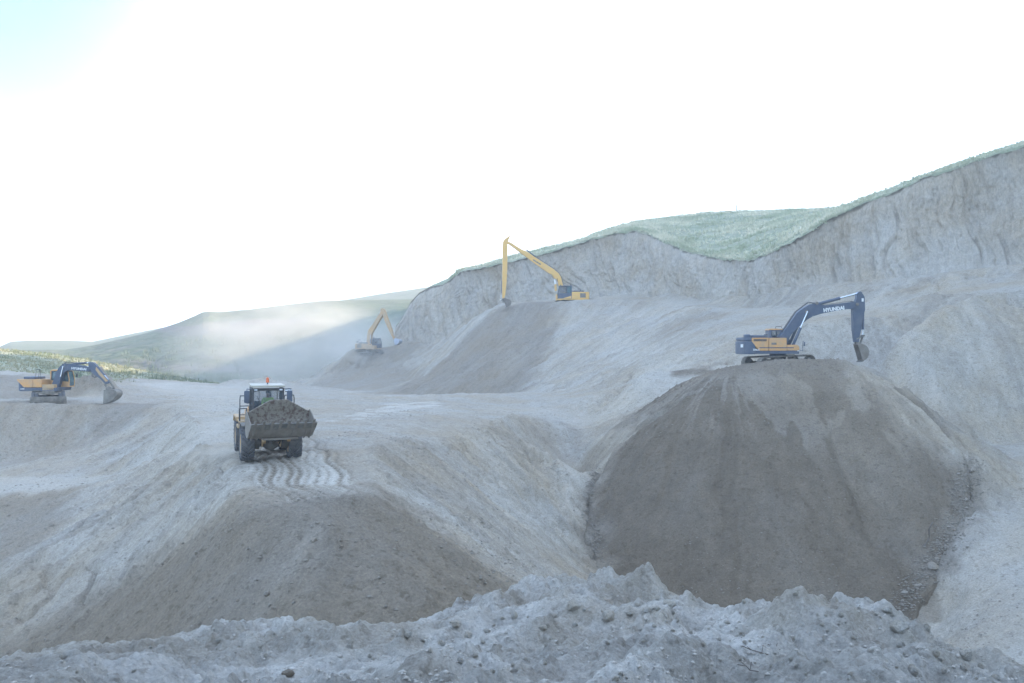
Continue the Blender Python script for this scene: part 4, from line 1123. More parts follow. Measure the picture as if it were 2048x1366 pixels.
# driver seen through the windscreen
def build_driver():
    o = empty('person', (0, 0, 0)); tag(o, "driver in a yellow-green reflective vest seated in the wheel loader's cab", "person")
    # one connected skin: pelvis, spine, neck, head, arms to the wheel, thighs and shins
    J = [(-1.72,0,1.98,.17,.16),(-1.76,0,2.15,.17,.14),(-1.77,0,2.32,.19,.13),(-1.76,0,2.44,.15,.11),(-1.74,0,2.52,.06,.06),(-1.72,0,2.60,.085,.09),(-1.70,0,2.69,.095,.11),(-1.70,0,2.76,.07,.08),
         (-1.75,.2,2.43,.075,.075),(-1.66,.27,2.22,.055,.055),(-1.48,.2,2.12,.042,.042),(-1.38,.14,2.14,.035,.045),
         (-1.75,-.2,2.43,.075,.075),(-1.66,-.27,2.22,.055,.055),(-1.48,-.2,2.12,.042,.042),(-1.38,-.14,2.14,.035,.045),
         (-1.68,.11,1.94,.1,.1),(-1.30,.14,1.96,.075,.075),(-1.22,.14,1.66,.055,.055),
         (-1.68,-.11,1.94,.1,.1),(-1.30,-.14,1.96,.075,.075),(-1.22,-.14,1.66,.055,.055)]
    E = [(0,1),(1,2),(2,3),(3,4),(4,5),(5,6),(6,7),(3,8),(8,9),(9,10),(10,11),(3,12),(12,13),(13,14),(14,15),(0,16),(16,17),(17,18),(0,19),(19,20),(20,21)]
    me = bpy.data.meshes.new("person_body"); me.from_pydata([j[:3] for j in J], E, [])
    tmp = bpy.data.objects.new("tmp", me); COL.objects.link(tmp)
    sk = tmp.modifiers.new("s", 'SKIN'); me.skin_vertices.data if me.skin_vertices else None
    if not me.skin_vertices:
        bm = bmesh.new(); bm.from_mesh(me); bm.verts.layers.skin.verify(); bm.to_mesh(me); bm.free()
    for v, j in zip(me.skin_vertices[0].data, J): v.radius = (j[3], j[4])
    me.skin_vertices[0].data[0].use_root = True
    sb = tmp.modifiers.new("b", 'SUBSURF'); sb.levels = 2; sb.render_levels = 2
    dg = bpy.context.evaluated_depsgraph_get(); m2 = bpy.data.meshes.new_from_object(tmp.evaluated_get(dg)); bpy.data.objects.remove(tmp)
    m2.name = "body"; m2.materials.clear()
    for m in (M_VEST, M_SKIN, M_CLOTH): m2.materials.append(m)
    for p in m2.polygons:
        c = p.center; p.use_smooth = True
        p.material_index = 1 if (c.z > 2.49 or (c.x > -1.5 and c.z > 2.0 and abs(c.y) > .08)) else (2 if c.z < 2.03 else 0)
    link(bpy.data.objects.new("body", m2), o)
    f = MB(); f.ball((-1.60, 0, 2.665), .018, (1, .8, 1.3)); f.ball((-1.61, .035, 2.69), .012); f.ball((-1.61, -.035, 2.69), .012); f.box((-1.607, 0, 2.615), (.012, .045, .008)); f.build('face', M_SKIN, o)
    for s_ in (-1, 1):
        e = MB(); e.ball((-1.70, s_ * .1, 2.67), .025, (.6, .4, 1)); e.build('ear', M_SKIN, o)
        h = MB()
        for k in range(4): h.path([(-1.38, s_ * (.14 - k * .004), 2.125 + k * .02), (-1.33, s_ * (.13 - k * .004), 2.12 + k * .02), (-1.325, s_ * (.10 - k * .003), 2.12 + k * .02)], .009, 5)
        h.path([(-1.39, s_ * .13, 2.15), (-1.37, s_ * .10, 2.18)], .01, 5); h.build('hand', M_SKIN, o)
    h = MB(); h.ball((-1.715, 0, 2.735), .108, (1, .98, .78), 2); h.build('hair', M_HAIR, o)
    b = MB(); b.box((-1.635, .0, 2.24), (.012, .3, .05)); b.box((-1.62, .0, 2.13), (.012, .28, .05)); b.build('reflective_band', M_WHT, o)
    return o
drv = build_driver()
drv.rotation_euler = loader.rotation_euler
up_ = loader.rotation_euler.to_matrix() @ Vector((.12, .05, .17)); drv.location = Vector(loader.location) + up_

# ------------------------------------------------------------------ excavators
def frame_fn(ox, oy, s, yaw, side):
    """pixels traced in the photograph -> metres in the machine's own side view (yaw: heading from +x, as seen off the view axis)"""
    a_ = R(yaw) if side > 0 else R(180 + yaw)
    c = abs(math.cos(a_) - (ox - 1024.0) / F * math.sin(a_))
    return lambda px, py: (side * (px - ox) / (s * c), (oy - py) / s)

def crawler(root, L, gauge, rz, hgt, shoe_w, pitch=0.0, mat=M_TRK, roller_mat=M_GREY, sprocket_r=None):
    """two tracks with shoes, rollers, idler and sprocket, joined by a car body"""
    u = bpy.data.objects.new('undercarriage', None); link(u, root); u.rotation_mode = 'XYZ'; u.rotation_euler = (0, pitch, rz)
    r = hgt / 2; hl = L / 2 - r
    c = MB(); c.box((0, 0, r * 1.15), (1.5, gauge - shoe_w, .28), bev=.05)
    for s_ in (-1, 1): c.box((.55 * s_, 0, r * .95), (.4, gauge - .2, .26), bev=.04)
    c.tube((0, 0, r * 1.2), (0, 0, hgt + .16), .62, seg=28)
    c.build('car_body', M_GREY, root).matrix_parent_inverse = Matrix.Identity(4)
    cb = root.children[-1]; cb.parent = root; cb.rotation_euler = (0, pitch, rz)
    for s_ in (-1, 1):
        t = MB(); n = 46
        per = 4 * hl + 2 * math.pi * r
        for k in range(n):
            d = per * k / n
            if d < 2 * hl: p = (-hl + d, 0); a = 0; pz = hgt
            elif d < 2 * hl + math.pi * r:
                th = (d - 2 * hl) / r; p = (hl + r * math.sin(th), 0); pz = r + r * math.cos(th); a = th
            elif d < 4 * hl + math.pi * r:
                q = d - 2 * hl - math.pi * r; p = (hl - q, 0); pz = 0; a = math.pi
            else:
                th = (d - 4 * hl - math.pi * r) / r; p = (-hl - r * math.sin(th), 0); pz = r - r * math.cos(th); a = math.pi + th
            rot = Matrix.Rotation(a, 3, 'Y')
            t.box((p[0], s_ * gauge / 2, pz), (per / n * .93, shoe_w, .045), rot=rot)
            off = rot @ Vector((per / n * .25, 0, .035))
            t.box((p[0] + off.x, s_ * gauge / 2, pz + off.z), (.03, shoe_w, .04), rot=rot)
            off = rot @ Vector((0, 0, -.05))
            t.box((p[0] + off.x, s_ * gauge / 2, pz + off.z), (per / n * .8, shoe_w * .35, .07), rot=rot)
        tk = t.build('track', mat, root); tk.rotation_euler = (0, pitch, rz)
        f = MB(); f.box((0, s_ * gauge / 2, r * 1.0), (L - 2.2 * r, shoe_w * .45, r * .55), bev=.04); f.build('track_frame', M_GREY, tk)
        for nm, xx in (('sprocket', -hl), ('idler', hl)):
            w = MB(); w.lathe([(0, -.09), (r * .3, -.10), (r * .34, -.04), (r * .72, -.03), (r * .80, -.06), (r * .86, -.05), (r * .86, .05), (r * .80, .06), (r * .72, .03), (r * .34, .04), (r * .3, .10), (0, .09)], seg=26)
            o = w.build(nm, roller_mat, tk); o.location = (xx, s_ * gauge / 2, r)
        for k in range(7):
            w = MB(); w.tube((-hl * .8 + k * hl * .267, s_ * gauge / 2 - .17, .16), (-hl * .8 + k * hl * .267, s_ * gauge / 2 + .17, .16), .12, seg=14); w.build('roller', roller_mat, tk)
        for k in range(2):
            w = MB(); w.tube((-hl * .35 + k * hl * .7, s_ * gauge / 2 - .15, hgt - .16), (-hl * .35 + k * hl * .7, s_ * gauge / 2 + .15, hgt - .16), .08, seg=12); w.build('roller', roller_mat, tk)
    bpy.data.objects.remove(u)

def ram(root, a, b, r, split=.55, y=0.0, mat=M_BLU):
    a = Vector((a[0], y, a[1])); b = Vector((b[0], y, b[1])); m = a + (b - a) * split
    c = MB(); c.tube(a, m, r, seg=12); c.tube(m - (b - a).normalized() * .08, m, r * 1.18, seg=12); c.ball(a, r * 1.1); cyl = c.build('hydraulic_ram', mat, root)
    q = MB(); q.tube(m, b, r * .58, seg=10); q.ball(b, r * .9); q.build('rod', M_CHR, cyl)

def dig_bucket(root, hinge, tip, belly, width, mat, teeth=5, tmat=M_GREY):
    """bucket drawn from hinge, tip and the far point of its rounded back"""
    h, t, b = (Vector((p[0], p[1])) for p in (hinge, tip, belly))
    # back curve hinge -> belly -> tip
    pts = []
    for k in range(11):
        u_ = k / 10
        if u_ < .5:
            v = u_ * 2; p = h * (1 - v) ** 2 + (h + (b - h) * .55 + (b - t) * .50) * 2 * v * (1 - v) + b * v * v
        else:
            v = (u_ - .5) * 2; p = b * (1 - v) ** 2 + (t + (b - t) * .50 + (b - h) * .35) * 2 * v * (1 - v) + t * v * v
        pts.append(p)
    cen = (h + t + b) / 3
    q = MB(); bm = q.bm; hw = width / 2
    ys = [-hw, -hw * .33, hw * .33, hw]
    A = [[bm.verts.new((p.x, y, p.y)) for p in pts] for y in ys]
    I = [p + (cen - p).normalized() * .05 for p in pts]
    B = [[bm.verts.new((p.x, y, p.y)) for p in I] for y in ys]
    for k in range(3):
        for i in range(10):
            bm.faces.new((A[k][i], A[k][i + 1], A[k + 1][i + 1], A[k + 1][i])); bm.faces.new((B[k][i], B[k + 1][i], B[k + 1][i + 1], B[k][i + 1]))
        bm.faces.new((A[k][0], A[k + 1][0], B[k + 1][0], B[k][0])); bm.faces.new((A[k][-1], B[k][-1], B[k + 1][-1], A[k + 1][-1]))
    bmesh.ops.recalc_face_normals(bm, faces=bm.faces[:])
    bk = q.build('bucket', mat, root, smooth=True)
    for s_ in (-1, 1):
        w = MB(); w.prism([(p.x, p.y) for p in pts], s_ * hw - .02, s_ * hw + .02); w.build('side_plate', mat, bk)
    for s_ in (-1, 1): e = MB(); e.prism([(h.x, h.y), (pts[2].x, pts[2].y), (h.x + (pts[2].y - h.y) * .5, h.y + .28)], s_ * width * .18 - .03, s_ * width * .18 + .03); e.build('bracket', mat, bk)
    d = (t - pts[-2]).normalized(); n = Vector((-d.y, d.x))
    for k in range(teeth):
        y = -hw + .06 + k * (width - .12) / max(1, teeth - 1)
        w = MB(); P_ = [t - d * .12 - n * .05, t - d * .12 + n * .05, t + d * .08 + n * .045, t + d * .24, t + d * .08 - n * .045]
        w.prism([(p.x, p.y) for p in P_], y - .045, y + .045); w.build('tooth', tmat, bk)
    return bk

# ---- right excavator: dark blue boom and arm, orange body
AY = 82.0; AS = F / AY
ax, ay, az = P(1553, 737, AY)
exA = empty('excavator', (ax, ay, az - .05), rz=R(4))
tag(exA, "orange crawler excavator with dark blue lettered boom on top of the large dark cone", "excavator")
def build_A(root):
    L = frame_fn(1553, 737, AS, 4, 1)
    q = lambda u, v: L(1440 + u / 5.689, 560 + v / 5.689)
    crawler(root, 5.0, 2.55, R(12), .98, .62, pitch=R(-2.5))
    for o in root.children:
        if o.name.startswith(('track', 'car_body')): o.location = (.15, 0, .10)
    zb, zm, zt = q(0, 832)[1], q(0, 800)[1], q(0, 652)[1]
    xr, xf = q(205, 0)[0], q(832, 0)[0]
    d = MB(); d.plan([(xr + 1.0, -1.42), (xf, -1.42), (xf, 1.42), (xr + 1.0, 1.42)], zb, zm + .02, .03)
    d.tube((0.1, 0, zb - .35), (0.1, 0, zb + .02), .68, seg=28)
    d.build('deck', M_BLU, root)
    # counterweight with rounded tail
    c = MB(); pl_ = [(xr + 1.05, -1.44)] + [(xr + .55 - .62 * math.cos(t), -1.44 + .50 - .5 * math.sin(R(90)) + 0) for t in ()]
    pl_ = [(xr + 1.02, -1.44), (xr + .42, -1.43), (xr + .16, -1.25), (xr + .03, -.8), (xr, 0), (xr + .03, .8), (xr + .16, 1.25), (xr + .42, 1.43), (xr + 1.02, 1.44)]
    c.plan(pl_, zb - .03, zt - .28, .05, 3); c.plan([(p[0] * 1 + (.03 if p[0] < xr + .9 else 0), p[1] * .985) for p in pl_], zt - .26, zt + .03, .06, 3)
    cw = c.build('counterweight', M_BLU, root)
    # right-hand body: panels with joints
    y0 = -1.445
    x1, x2, x3 = q(300, 0)[0], q(490, 0)[0], q(690, 0)[0]
    s1 = MB(); s1.prism([(x1, zt), (q(302, 700)), (q(385, 795)[0], zm + .03), (x2 - .015, zm + .03), (x2 - .015, zt)], y0, y0 + .75, .02); p1 = s1.build('side_panel', M_YEL, root)
    for k in range(5): v = MB(); v.box(((q(320, 0)[0] + q(465, 0)[0]) / 2, y0 - .004, q(0, 668 + k * 5.2)[1]), (q(465, 0)[0] - q(320, 0)[0], .02, .028)); v.build('louvre', M_BLK, p1)
    s2 = MB(); s2.prism([(x2 + .015, zm + .03), (x3, zm + .03), (x3, zt), (x2 + .015, zt)], y0, y0 + .75, .02); p2 = s2.build('side_panel', M_YEL, root, label="middle side panel with a worn greyed decal")
    w = MB(); w.box(((q(520, 0)[0] + q(575, 0)[0]) / 2, y0 - .003, q(0, 718)[1]), (.42, .012, .17)); w.build('decal', M_GREY, p2)
    s3 = MB(); s3.prism([(x3 + .02, zm + .03), (q(835, 0)[0], zm + .03), (q(832, 0)[0], q(0, 745)[1]), (q(815, 0)[0], q(0, 730)[1]), (x3 + .02, q(0, 730)[1])], y0, y0 + .8, .05, 3); p3 = s3.build('toolbox', M_YEL, root)
    st = MB(); st.box(((q(385, 0)[0] + q(770, 0)[0]) / 2, y0 - .006, q(0, 763)[1]), (q(770, 0)[0] - q(385, 0)[0], .012, .07)); st.build('stripe', M_BLU, root)
    # left body side and engine hood
    b = MB(); b.prism([(x1, zm + .02), (x3 + .2, zm + .02), (x3 + .2, zt - .03), (x1, zt - .03)], y0 + .75, 1.42, .03)
    b.build('engine_housing', M_YEL, root)
    h = MB(); h.box(((q(330, 0)[0] + q(500, 0)[0]) / 2, .1, zt + .10), (q(500, 0)[0] - q(330, 0)[0], 1.9, .24), bev=.06); h.box((q(285, 0)[0], -.5, zt + .14), (.42, .7, .3), bev=.1)
    h.build('hood', M_BLU, root)
    m = MB(); m.tube((q(505, 0)[0], -.3, zt), (q(505, 0)[0], -.3, zt + .26), .06); m.box((q(505, 0)[0], -.3, zt + .26), (.26, .16, .08), bev=.02); m.build('air_intake', M_BLK, root)
    # cab on the far (left) side
    cx0, cx1 = q(545, 0)[0] + .25, q(545, 0)[0] + 2.0; zr = q(0, 545)[1]
    c = MB()
    c.prism([(cx0, zm), (cx1 - .05, zm), (cx1, zm + .8), (cx1 - .25, zr - .12), (cx0, zr - .12), (cx0, zr - .2), (cx1 - .38, zr - .2), (cx1 - .12, zm + .85), (cx1 - .2, zm + .9), (cx0, zm + .9)], .42, .47)
    c.prism([(cx0, zm), (cx1 - .05, zm), (cx1, zm + .8), (cx1 - .25, zr - .12), (cx0, zr - .12), (cx0, zr - .2), (cx1 - .38, zr - .2), (cx1 - .12, zm + .85), (cx1 - .2, zm + .9), (cx0, zm + .9)], 1.37, 1.42)
    for y in (.445, 1.395): c.tube((cx0 + .12, y, zm + .8), (cx0 + .12, y, zr - .15), .11, seg=4); c.tube((cx0 + .95, y, zm + .85), (cx0 + .95, y, zr - .15), .05, seg=4)
    c.box((cx0 + .03, .92, (zm + zr) / 2), (.05, .95, zr - zm - .3)); c.box((cx0 + .9, .92, zm + .05), (1.7, .95, .08)); c.box((cx0 + .55, .92, zm + .85), (.25, .5, .9), bev=.08)
    cab = c.build('cab', M_BLU, root)
    r_ = MB(); r_.prism([(cx0 - .06, zr - .14), (cx1 - .2, zr - .14), (cx1 - .32, zr - .02), (cx0 + .02, zr)], .40, 1.44, .03); r_.build('roof', M_YEL, cab)
    for y in (.445, 1.395):
        g = MB(); g.quad([(cx0 + .15, y, zm + .9), (cx1 - .15, y, zm + .9), (cx1 - .36, y, zr - .2), (cx0 + .15, y, zr - .2)], .012); g.build('side_window', M_GLS, cab)
    g = MB(); g.quad([(cx1 - .01, .47, zm + .75), (cx1 - .01, 1.37, zm + .75), (cx1 - .26, 1.37, zr - .15), (cx1 - .26, .47, zr - .15)], .012); g.build('windscreen', M_GLS, cab)
    rl = MB(); rl.path([(q(655, 0)[0], .5, zr), (q(657, 0)[0], .5, zr + .16), (q(720, 0)[0], .5, zr + .18), (q(735, 0)[0], .5, zr - .05)], .022, 6); rl.build('handrail', M_BLK, cab)
    mr = MB(); mr.path([(xf - .05, -1.40, zm + .1), (xf + .28, -1.42, zm), (xf + .30, -1.42, q(0, 690)[1]), (xf + .40, -1.42, q(0, 690)[1])], .02, 6); mr.box((xf + .42, -1.42, q(0, 722)[1]), (.08, .2, .34), bev=.03); mr.build('mirror', M_BLU, root)
    # boom
    bp = [q(655, 640), q(745, 700), q(800, 610), q(905, 505), q(985, 440), q(1040, 408), q(1130, 380), q(1260, 352), q(1420, 325), q(1560, 318), q(1575, 258), q(1500, 240), q(1380, 256), q(1180, 280), q(1060, 262), q(1000, 275), q(930, 318), q(860, 372), q(790, 475), q(710, 585)]
    b = MB(); b.prism(bp, -.34, .34, .025)
    boom = b.build('boom', M_BLU, root)
    a1, a2 = q(1165, 340), q(1390, 310)
    ang = math.atan2(a2[1] - a1[1], a2[0] - a1[0])
    text_part('lettering', "HYUNDAI", .41, M_WHT, boom, ((a1[0] + a2[0]) / 2 + .02, -.348, (a1[1] + a2[1]) / 2 - .0), (R(90), -ang, 0), bold=.022, squash=.97)
    for u_, v_ in ((968, 355), (1548, 268), (1086, 258)): bs = MB(); bs.tube((q(u_, v_)[0], -.42, q(u_, v_)[1]), (q(u_, v_)[0], .42, q(u_, v_)[1]), .13, seg=14); bs.build('pivot_pin', M_RUST, boom)
    pp = MB(); up = [q(700, 590), q(785, 462), q(855, 360), q(930, 305), q(1000, 252), q(1075, 262)]
    for y in (-.22, -.1, .1): pp.path([(p[0], y, p[1] + .04) for p in up], .022, 5); pp.path([(q(a_, b_)[0], y, q(a_, b_)[1] + .03) for a_, b_ in ((1110, 285), (1300, 262), (1480, 236), (1560, 250))], .018, 5)
    pp.build('hose', M_BLK, boom)
    # arm
    ap = [q(1555, 150), q(1575, 122), q(1600, 120), q(1640, 185), q(1645, 330), q(1618, 420), q(1600, 560), q(1580, 640), q(1575, 700), q(1530, 700), q(1512, 560), q(1505, 300), q(1535, 240), q(1552, 200)]
    a = MB(); a.prism(ap, -.24, .24, .02); arm = a.build('arm', M_BLU, root)
    pl2 = MB(); pl2.box((q(1615, 0)[0], -.246, q(0, 218)[1]), (.17, .014, .28)); pl2.build('decal', M_WHT, arm)
    ram(root, q(1080, 275), q(1570, 143), .13, .58)
    for y in (-.46, .46): ram(root, q(810, 730), q(970, 362), .12, .52, y)
    ram(root, q(1634, 345), q(1632, 610), .10, .80)
    k = MB(); k.tube((*q(1545, 665)[:1], -.2, q(1545, 665)[1]), (q(1640, 620)[0], -.2, q(1640, 620)[1]), .06); k.tube((q(1545, 665)[0], .2, q(1545, 665)[1]), (q(1640, 620)[0], .2, q(1640, 620)[1]), .06); k.tube((q(1635, 620)[0], 0, q(1635, 620)[1]), (q(1600, 715)[0], 0, q(1600, 715)[1]), .08); k.build('bucket_link', M_GREY, root)
    dig_bucket(root, q(1545, 722), q(1603, 915), q(1675, 800), .95, M_RUST, 5)
    text_part('lettering', "330LC", .20, M_WHT, root, ((q(310, 0)[0] + q(375, 0)[0]) / 2 + .05, y0 - .03, q(0, 786)[1]), (R(90), 0, 0), bold=.008)
    w = MB(); w.box((q(820, 0)[0], y0 - .01, q(0, 798)[1]), (.16, .02, .07)); w.build('decal', M_WHT, root); w = MB(); w.box((xr + .02, -1.05, q(0, 742)[1]), (.06, .26, .26), rot=Matrix.Rotation(R(22), 3, 'Z')); w.build('decal', M_WHT, root)
build_A(exA)

# ---- left excavator on wheels
BY = 87.5; BS = F / BY
bx, by0, bz = P(97, 803, BY)
exB = empty('wheeled_excavator', (bx, by0, bz - .12), rz=R(-3))
tag(exB, "orange wheeled excavator with dark blue boom digging at the edge of the left bench", "excavator")
def build_B(root):
    L = frame_fn(97, 803, BS, -3, 1)
    q = lambda u, v: L(20 + u / 8.533, 700 + v / 8.533)
    # undercarriage turned across the body: its dozer blade faces the camera
    ur = R(-62)
    def sub(b, nm, m): o = b.build(nm, m, root); o.rotation_euler = (0, 0, ur); return o
    c = MB(); c.box((.2, 0, .98), (3.6, .95, .32), bev=.05); c.box((1.55, 0, .95), (.5, 2.0, .12), bev=.03); c.box((-1.1, 0, .95), (.5, 2.0, .12), bev=.03); c.tube((0, 0, 1.0), (0, 0, 1.46), .62, seg=26)
    for s_ in (-1, 1): c.box((.2, s_ * .85, 1.12), (1.7, .62, .10), bev=.03)
    sub(c, 'chassis', M_TRK)
    for xx in (1.45, -1.25):
        ax_ = MB(); ax_.tube((xx, -1, .52), (xx, 1, .52), .13); ax_.ball((xx, 0, .52), .26); sub(ax_, 'axle', M_GREY)
        for s_ in (-1, 1):
            for yy in (.92, 1.20):
                w = wheel(root, (0, 0, 0), .52, .26, M_GREY, lug=False, seg=28)
                p = Matrix.Rotation(ur, 3, 'Z') @ Vector((xx, s_ * yy, .52)); w.location = p; w.rotation_euler = (0, 0, ur)
    b = MB(); pr = [(2.42, 0.02), (2.50, .30), (2.46, .66), (2.38, .66), (2.40, .30), (2.34, 0.02)]
    b.prism(pr, -1.42, 1.42, .0); b.box((2.1, .5, .5), (.6, .12, .2)); b.box((2.1, -.5, .5), (.6, .12, .2)); sub(b, 'dozer_blade', M_TRK)
    zb, zm, zt = q(0, 665)[1], q(0, 610)[1], q(0, 468)[1]
    xr = q(250, 0)[0] - .1; xf = 1.45; y0 = -1.24
    d = MB(); d.plan([(xr + .9, y0), (xf, y0), (xf, 1.24), (xr + .9, 1.24)], zb, zm, .03); d.tube((0, 0, zb - .22), (0, 0, zb), .6, seg=26); d.build('deck', M_BLU, root)
    pl_ = [(xr + 1.0, y0), (xr + .35, y0 + .02), (xr + .08, y0 + .3), (xr, 0), (xr + .08, -y0 - .3), (xr + .35, -y0 - .02), (xr + 1.0, -y0)]
    c = MB(); c.plan(pl_, zb - .02, zt - .04, .05); c.build('counterweight', M_BLU, root)
    x2, x3 = q(520, 0)[0], q(650, 0)[0] + .1
    s1 = MB(); s1.prism([(xr + .1, zt), (xr + .12, zt - .12), (xr + .72, zm + .03), (x2 - .012, zm + .03), (x2 - .012, zt)], y0 - .015, y0 + .7, .02); s1.build('side_panel', M_YEL, root)
    s2 = MB(); s2.prism([(x2 + .012, zm + .03), (x3, zm + .03), (x3, zt), (x2 + .012, zt)], y0 - .015, y0 + .7, .02); s2.build('side_panel', M_YEL, root)
    b = MB(); b.prism([(xr + .3, zm), (x3, zm), (x3, zt - .03), (xr + .25, zt - .03)], y0 + .7, 1.22, .03); b.build('engine_housing', M_YEL, root)
    h = MB(); h.box(((xr + x2) / 2 + .25, .0, zt + .10), (x2 - xr - .5, 1.8, .22), bev=.06); h.build('hood', M_BLU, root)
    tb = MB(); tb.prism([(x3 + .03, zb + .05), (xf - .3, zb + .05), (xf - .3, zm + .28), (x3 + .03, zm + .28)], y0, y0 + .55, .03); tb.build('toolbox', M_YEL3, root)
    rl = MB(); rl.path([(q(548, 0)[0], -1.1, zt), (q(565, 0)[0], -1.1, q(0, 305)[1]), (q(630, 0)[0], -1.1, q(0, 305)[1]), (q(650, 0)[0], -1.1, zt - .5)], .022, 6); rl.path([(q(548, 0)[0], -.6, zt), (q(565, 0)[0], -.6, q(0, 305)[1]), (q(565, 0)[0], -1.1, q(0, 305)[1])], .022, 6); rl.build('handrail', M_BLK, root)
    # cab, left side of the body, broad windscreen facing right
    cx0, cx1 = .02, 1.72; zr = q(0, 318)[1]; ya, yb = .30, 1.24
    side = [(cx0, zm), (cx1 - .05, zm), (cx1, zm + .7), (cx1 - .16, zr - .08), (cx1 - .3, zr), (cx0 + .1, zr), (cx0, zr - .1)]
    c = MB()
    for y in (ya, yb):
        c.prism([(cx0, zm), (cx1 - .05, zm), (cx1 - .02, zm + .45), (cx0 + .1, zm + .62), (cx0 + .1, zr - .12), (cx0, zr - .1)], y - .03, y + .03)
        c.path([(cx0 + .05, y, zm + .4), (cx0 + .06, y, zr - .1), (cx0 + .16, y, zr - .04), (cx1 - .3, y, zr - .04), (cx1 - .14, y, zr - .18), (cx1, y, zm + .7), (cx1 - .03, y, zm)], .055, 6)
    c.box((cx0 + .9, (ya + yb) / 2, zm + .04), (1.6, .9, .08)); c.box((cx0 + .03, (ya + yb) / 2, (zm + zr) / 2), (.06, .9, zr - zm - .2))
    cab = c.build('cab', M_YEL, root)
    r_ = MB(); r_.prism([(cx0 + .02, zr - .06), (cx1 - .2, zr - .06), (cx1 - .34, zr + .03), (cx0 + .1, zr + .03)], ya - .03, yb + .03, .03); r_.build('roof', M_YEL, cab)
    for y in (ya, yb):
        g = MB(); g.quad([(cx0 + .12, y, zm + .62), (cx1 - .04, y, zm + .5), (cx1 - .16, y, zr - .14), (cx0 + .14, y, zr - .12)], .012); g.build('side_window', M_GLSB, cab)
        g = MB(); g.path([(cx0 + .12, y - .03, zm + .62), (cx1 - .04, y - .03, zm + .5), (cx1 - .16, y - .03, zr - .14), (cx0 + .14, y - .03, zr - .12), (cx0 + .12, y - .03, zm + .62)], .03, 5); g.build('window_seal', M_BLK, cab)
    g = MB(); g.quad([(cx1 - .015, ya + .06, zm + .12), (cx1 - .015, yb - .06, zm + .12), (cx1 + .0, yb - .06, zm + .7), (cx1 - .14, yb - .06, zr - .2), (cx1 - .14, ya + .06, zr - .2), (cx1 + .0, ya + .06, zm + .7)], .012); g.build('windscreen', M_GLSB, cab)
    s_ = MB(); s_.box((cx0 + .5, .78, zm + .75), (.22, .5, .9), bev=.07); s_.box((cx0 + .75, .78, zm + .45), (.5, .5, .14), bev=.05); s_.build('seat', M_BLK, cab)
    # boom in two pieces, arm, rams
    b1 = [q(745, 560), q(830, 640), q(890, 470), q(925, 380), q(985, 332), q(1020, 318), q(985, 205), q(930, 215), q(860, 270), q(810, 370)]
    b = MB(); b.prism(b1, -.28, .28, .02); boom = b.build('boom', M_BLU, root)
    b2 = [q(1000, 215), q(985, 325), q(1120, 325), q(1370, 345), q(1400, 310), q(1375, 268), q(1240, 245), q(1110, 215), q(1050, 205)]
    b = MB(); b.prism(b2, -.25, .25, .02); fb = b.build('front_boom', M_BLU, root)
    a1, a2 = q(1118, 290), q(1280, 302); ang = math.atan2(a2[1] - a1[1], a2[0] - a1[0])
    text_part('lettering', "HYUNDAI", .27, M_WHT, fb, ((a1[0] + a2[0]) / 2, -.258, (a1[1] + a2[1]) / 2), (R(90), -ang, 0), bold=.01, squash=1.12)
    text_part('lettering', "210W", .14, M_WHT, root, (xr + .62, y0 - .035, q(0, 632)[1]), (R(90), 0, 0), bold=.006)
    ap = [q(1345, 190), q(1390, 180), q(1440, 190), q(1495, 250), q(1560, 345), q(1680, 480), q(1720, 530), q(1640, 560), q(1560, 470), q(1470, 410), q(1400, 350), q(1360, 260)]
    a = MB(); a.prism(ap, -.2, .2, .02); arm = a.build('arm', M_BLU, root)
    w = MB(); w.prism([q(1490, 260), q(1560, 350), q(1690, 500), q(1650, 515), q(1540, 400), q(1475, 310)], -.21, .21); w.build('dust_strip', M_YEL3, arm)
    ram(root, q(1090, 210), q(1360, 192), .09, .80); ram(root, q(1130, 235), q(1350, 262), .05, .8)
    for y in (-.36, .36): ram(root, q(860, 600), q(940, 262), .09, .5, y)
    ram(root, q(1490, 262), q(1680, 490), .08, .62)
    k = MB(); k.path([(q(u_, v_)[0], .0, q(u_, v_)[1]) for u_, v_ in ((1620, 545), (1690, 490), (1770, 620), (1740, 640))], .09, 8); k.tube((q(1640, 560)[0], -.2, q(1640, 560)[1]), (q(1690, 660)[0], -.2, q(1690, 660)[1]), .09); k.build('bucket_link', M_TRK, root)
    hs = MB()
    for y in (-.1, .1): hs.path([(q(u_, v_)[0], y, q(u_, v_)[1]) for u_, v_ in ((900, 225), (960, 190), (1040, 185), (1100, 205), (1330, 300), (1400, 370), (1410, 430), (1460, 445), (1500, 400))], .022, 5)
    hs.build('hose', M_BLK, root)
    dig_bucket(root, q(1650, 650), q(1640, 890), q(1870, 730), 1.15, M_TRK, 5)
    mr = MB(); mr.path([(cx1 - .1, yb, zr - .3), (cx1 + .15, yb + .12, zr - .35)], .018, 5); mr.box((cx1 + .16, yb + .14, zr - .5), (.07, .2, .3), bev=.02); mr.build('mirror', M_BLK, root)
build_B(exB)

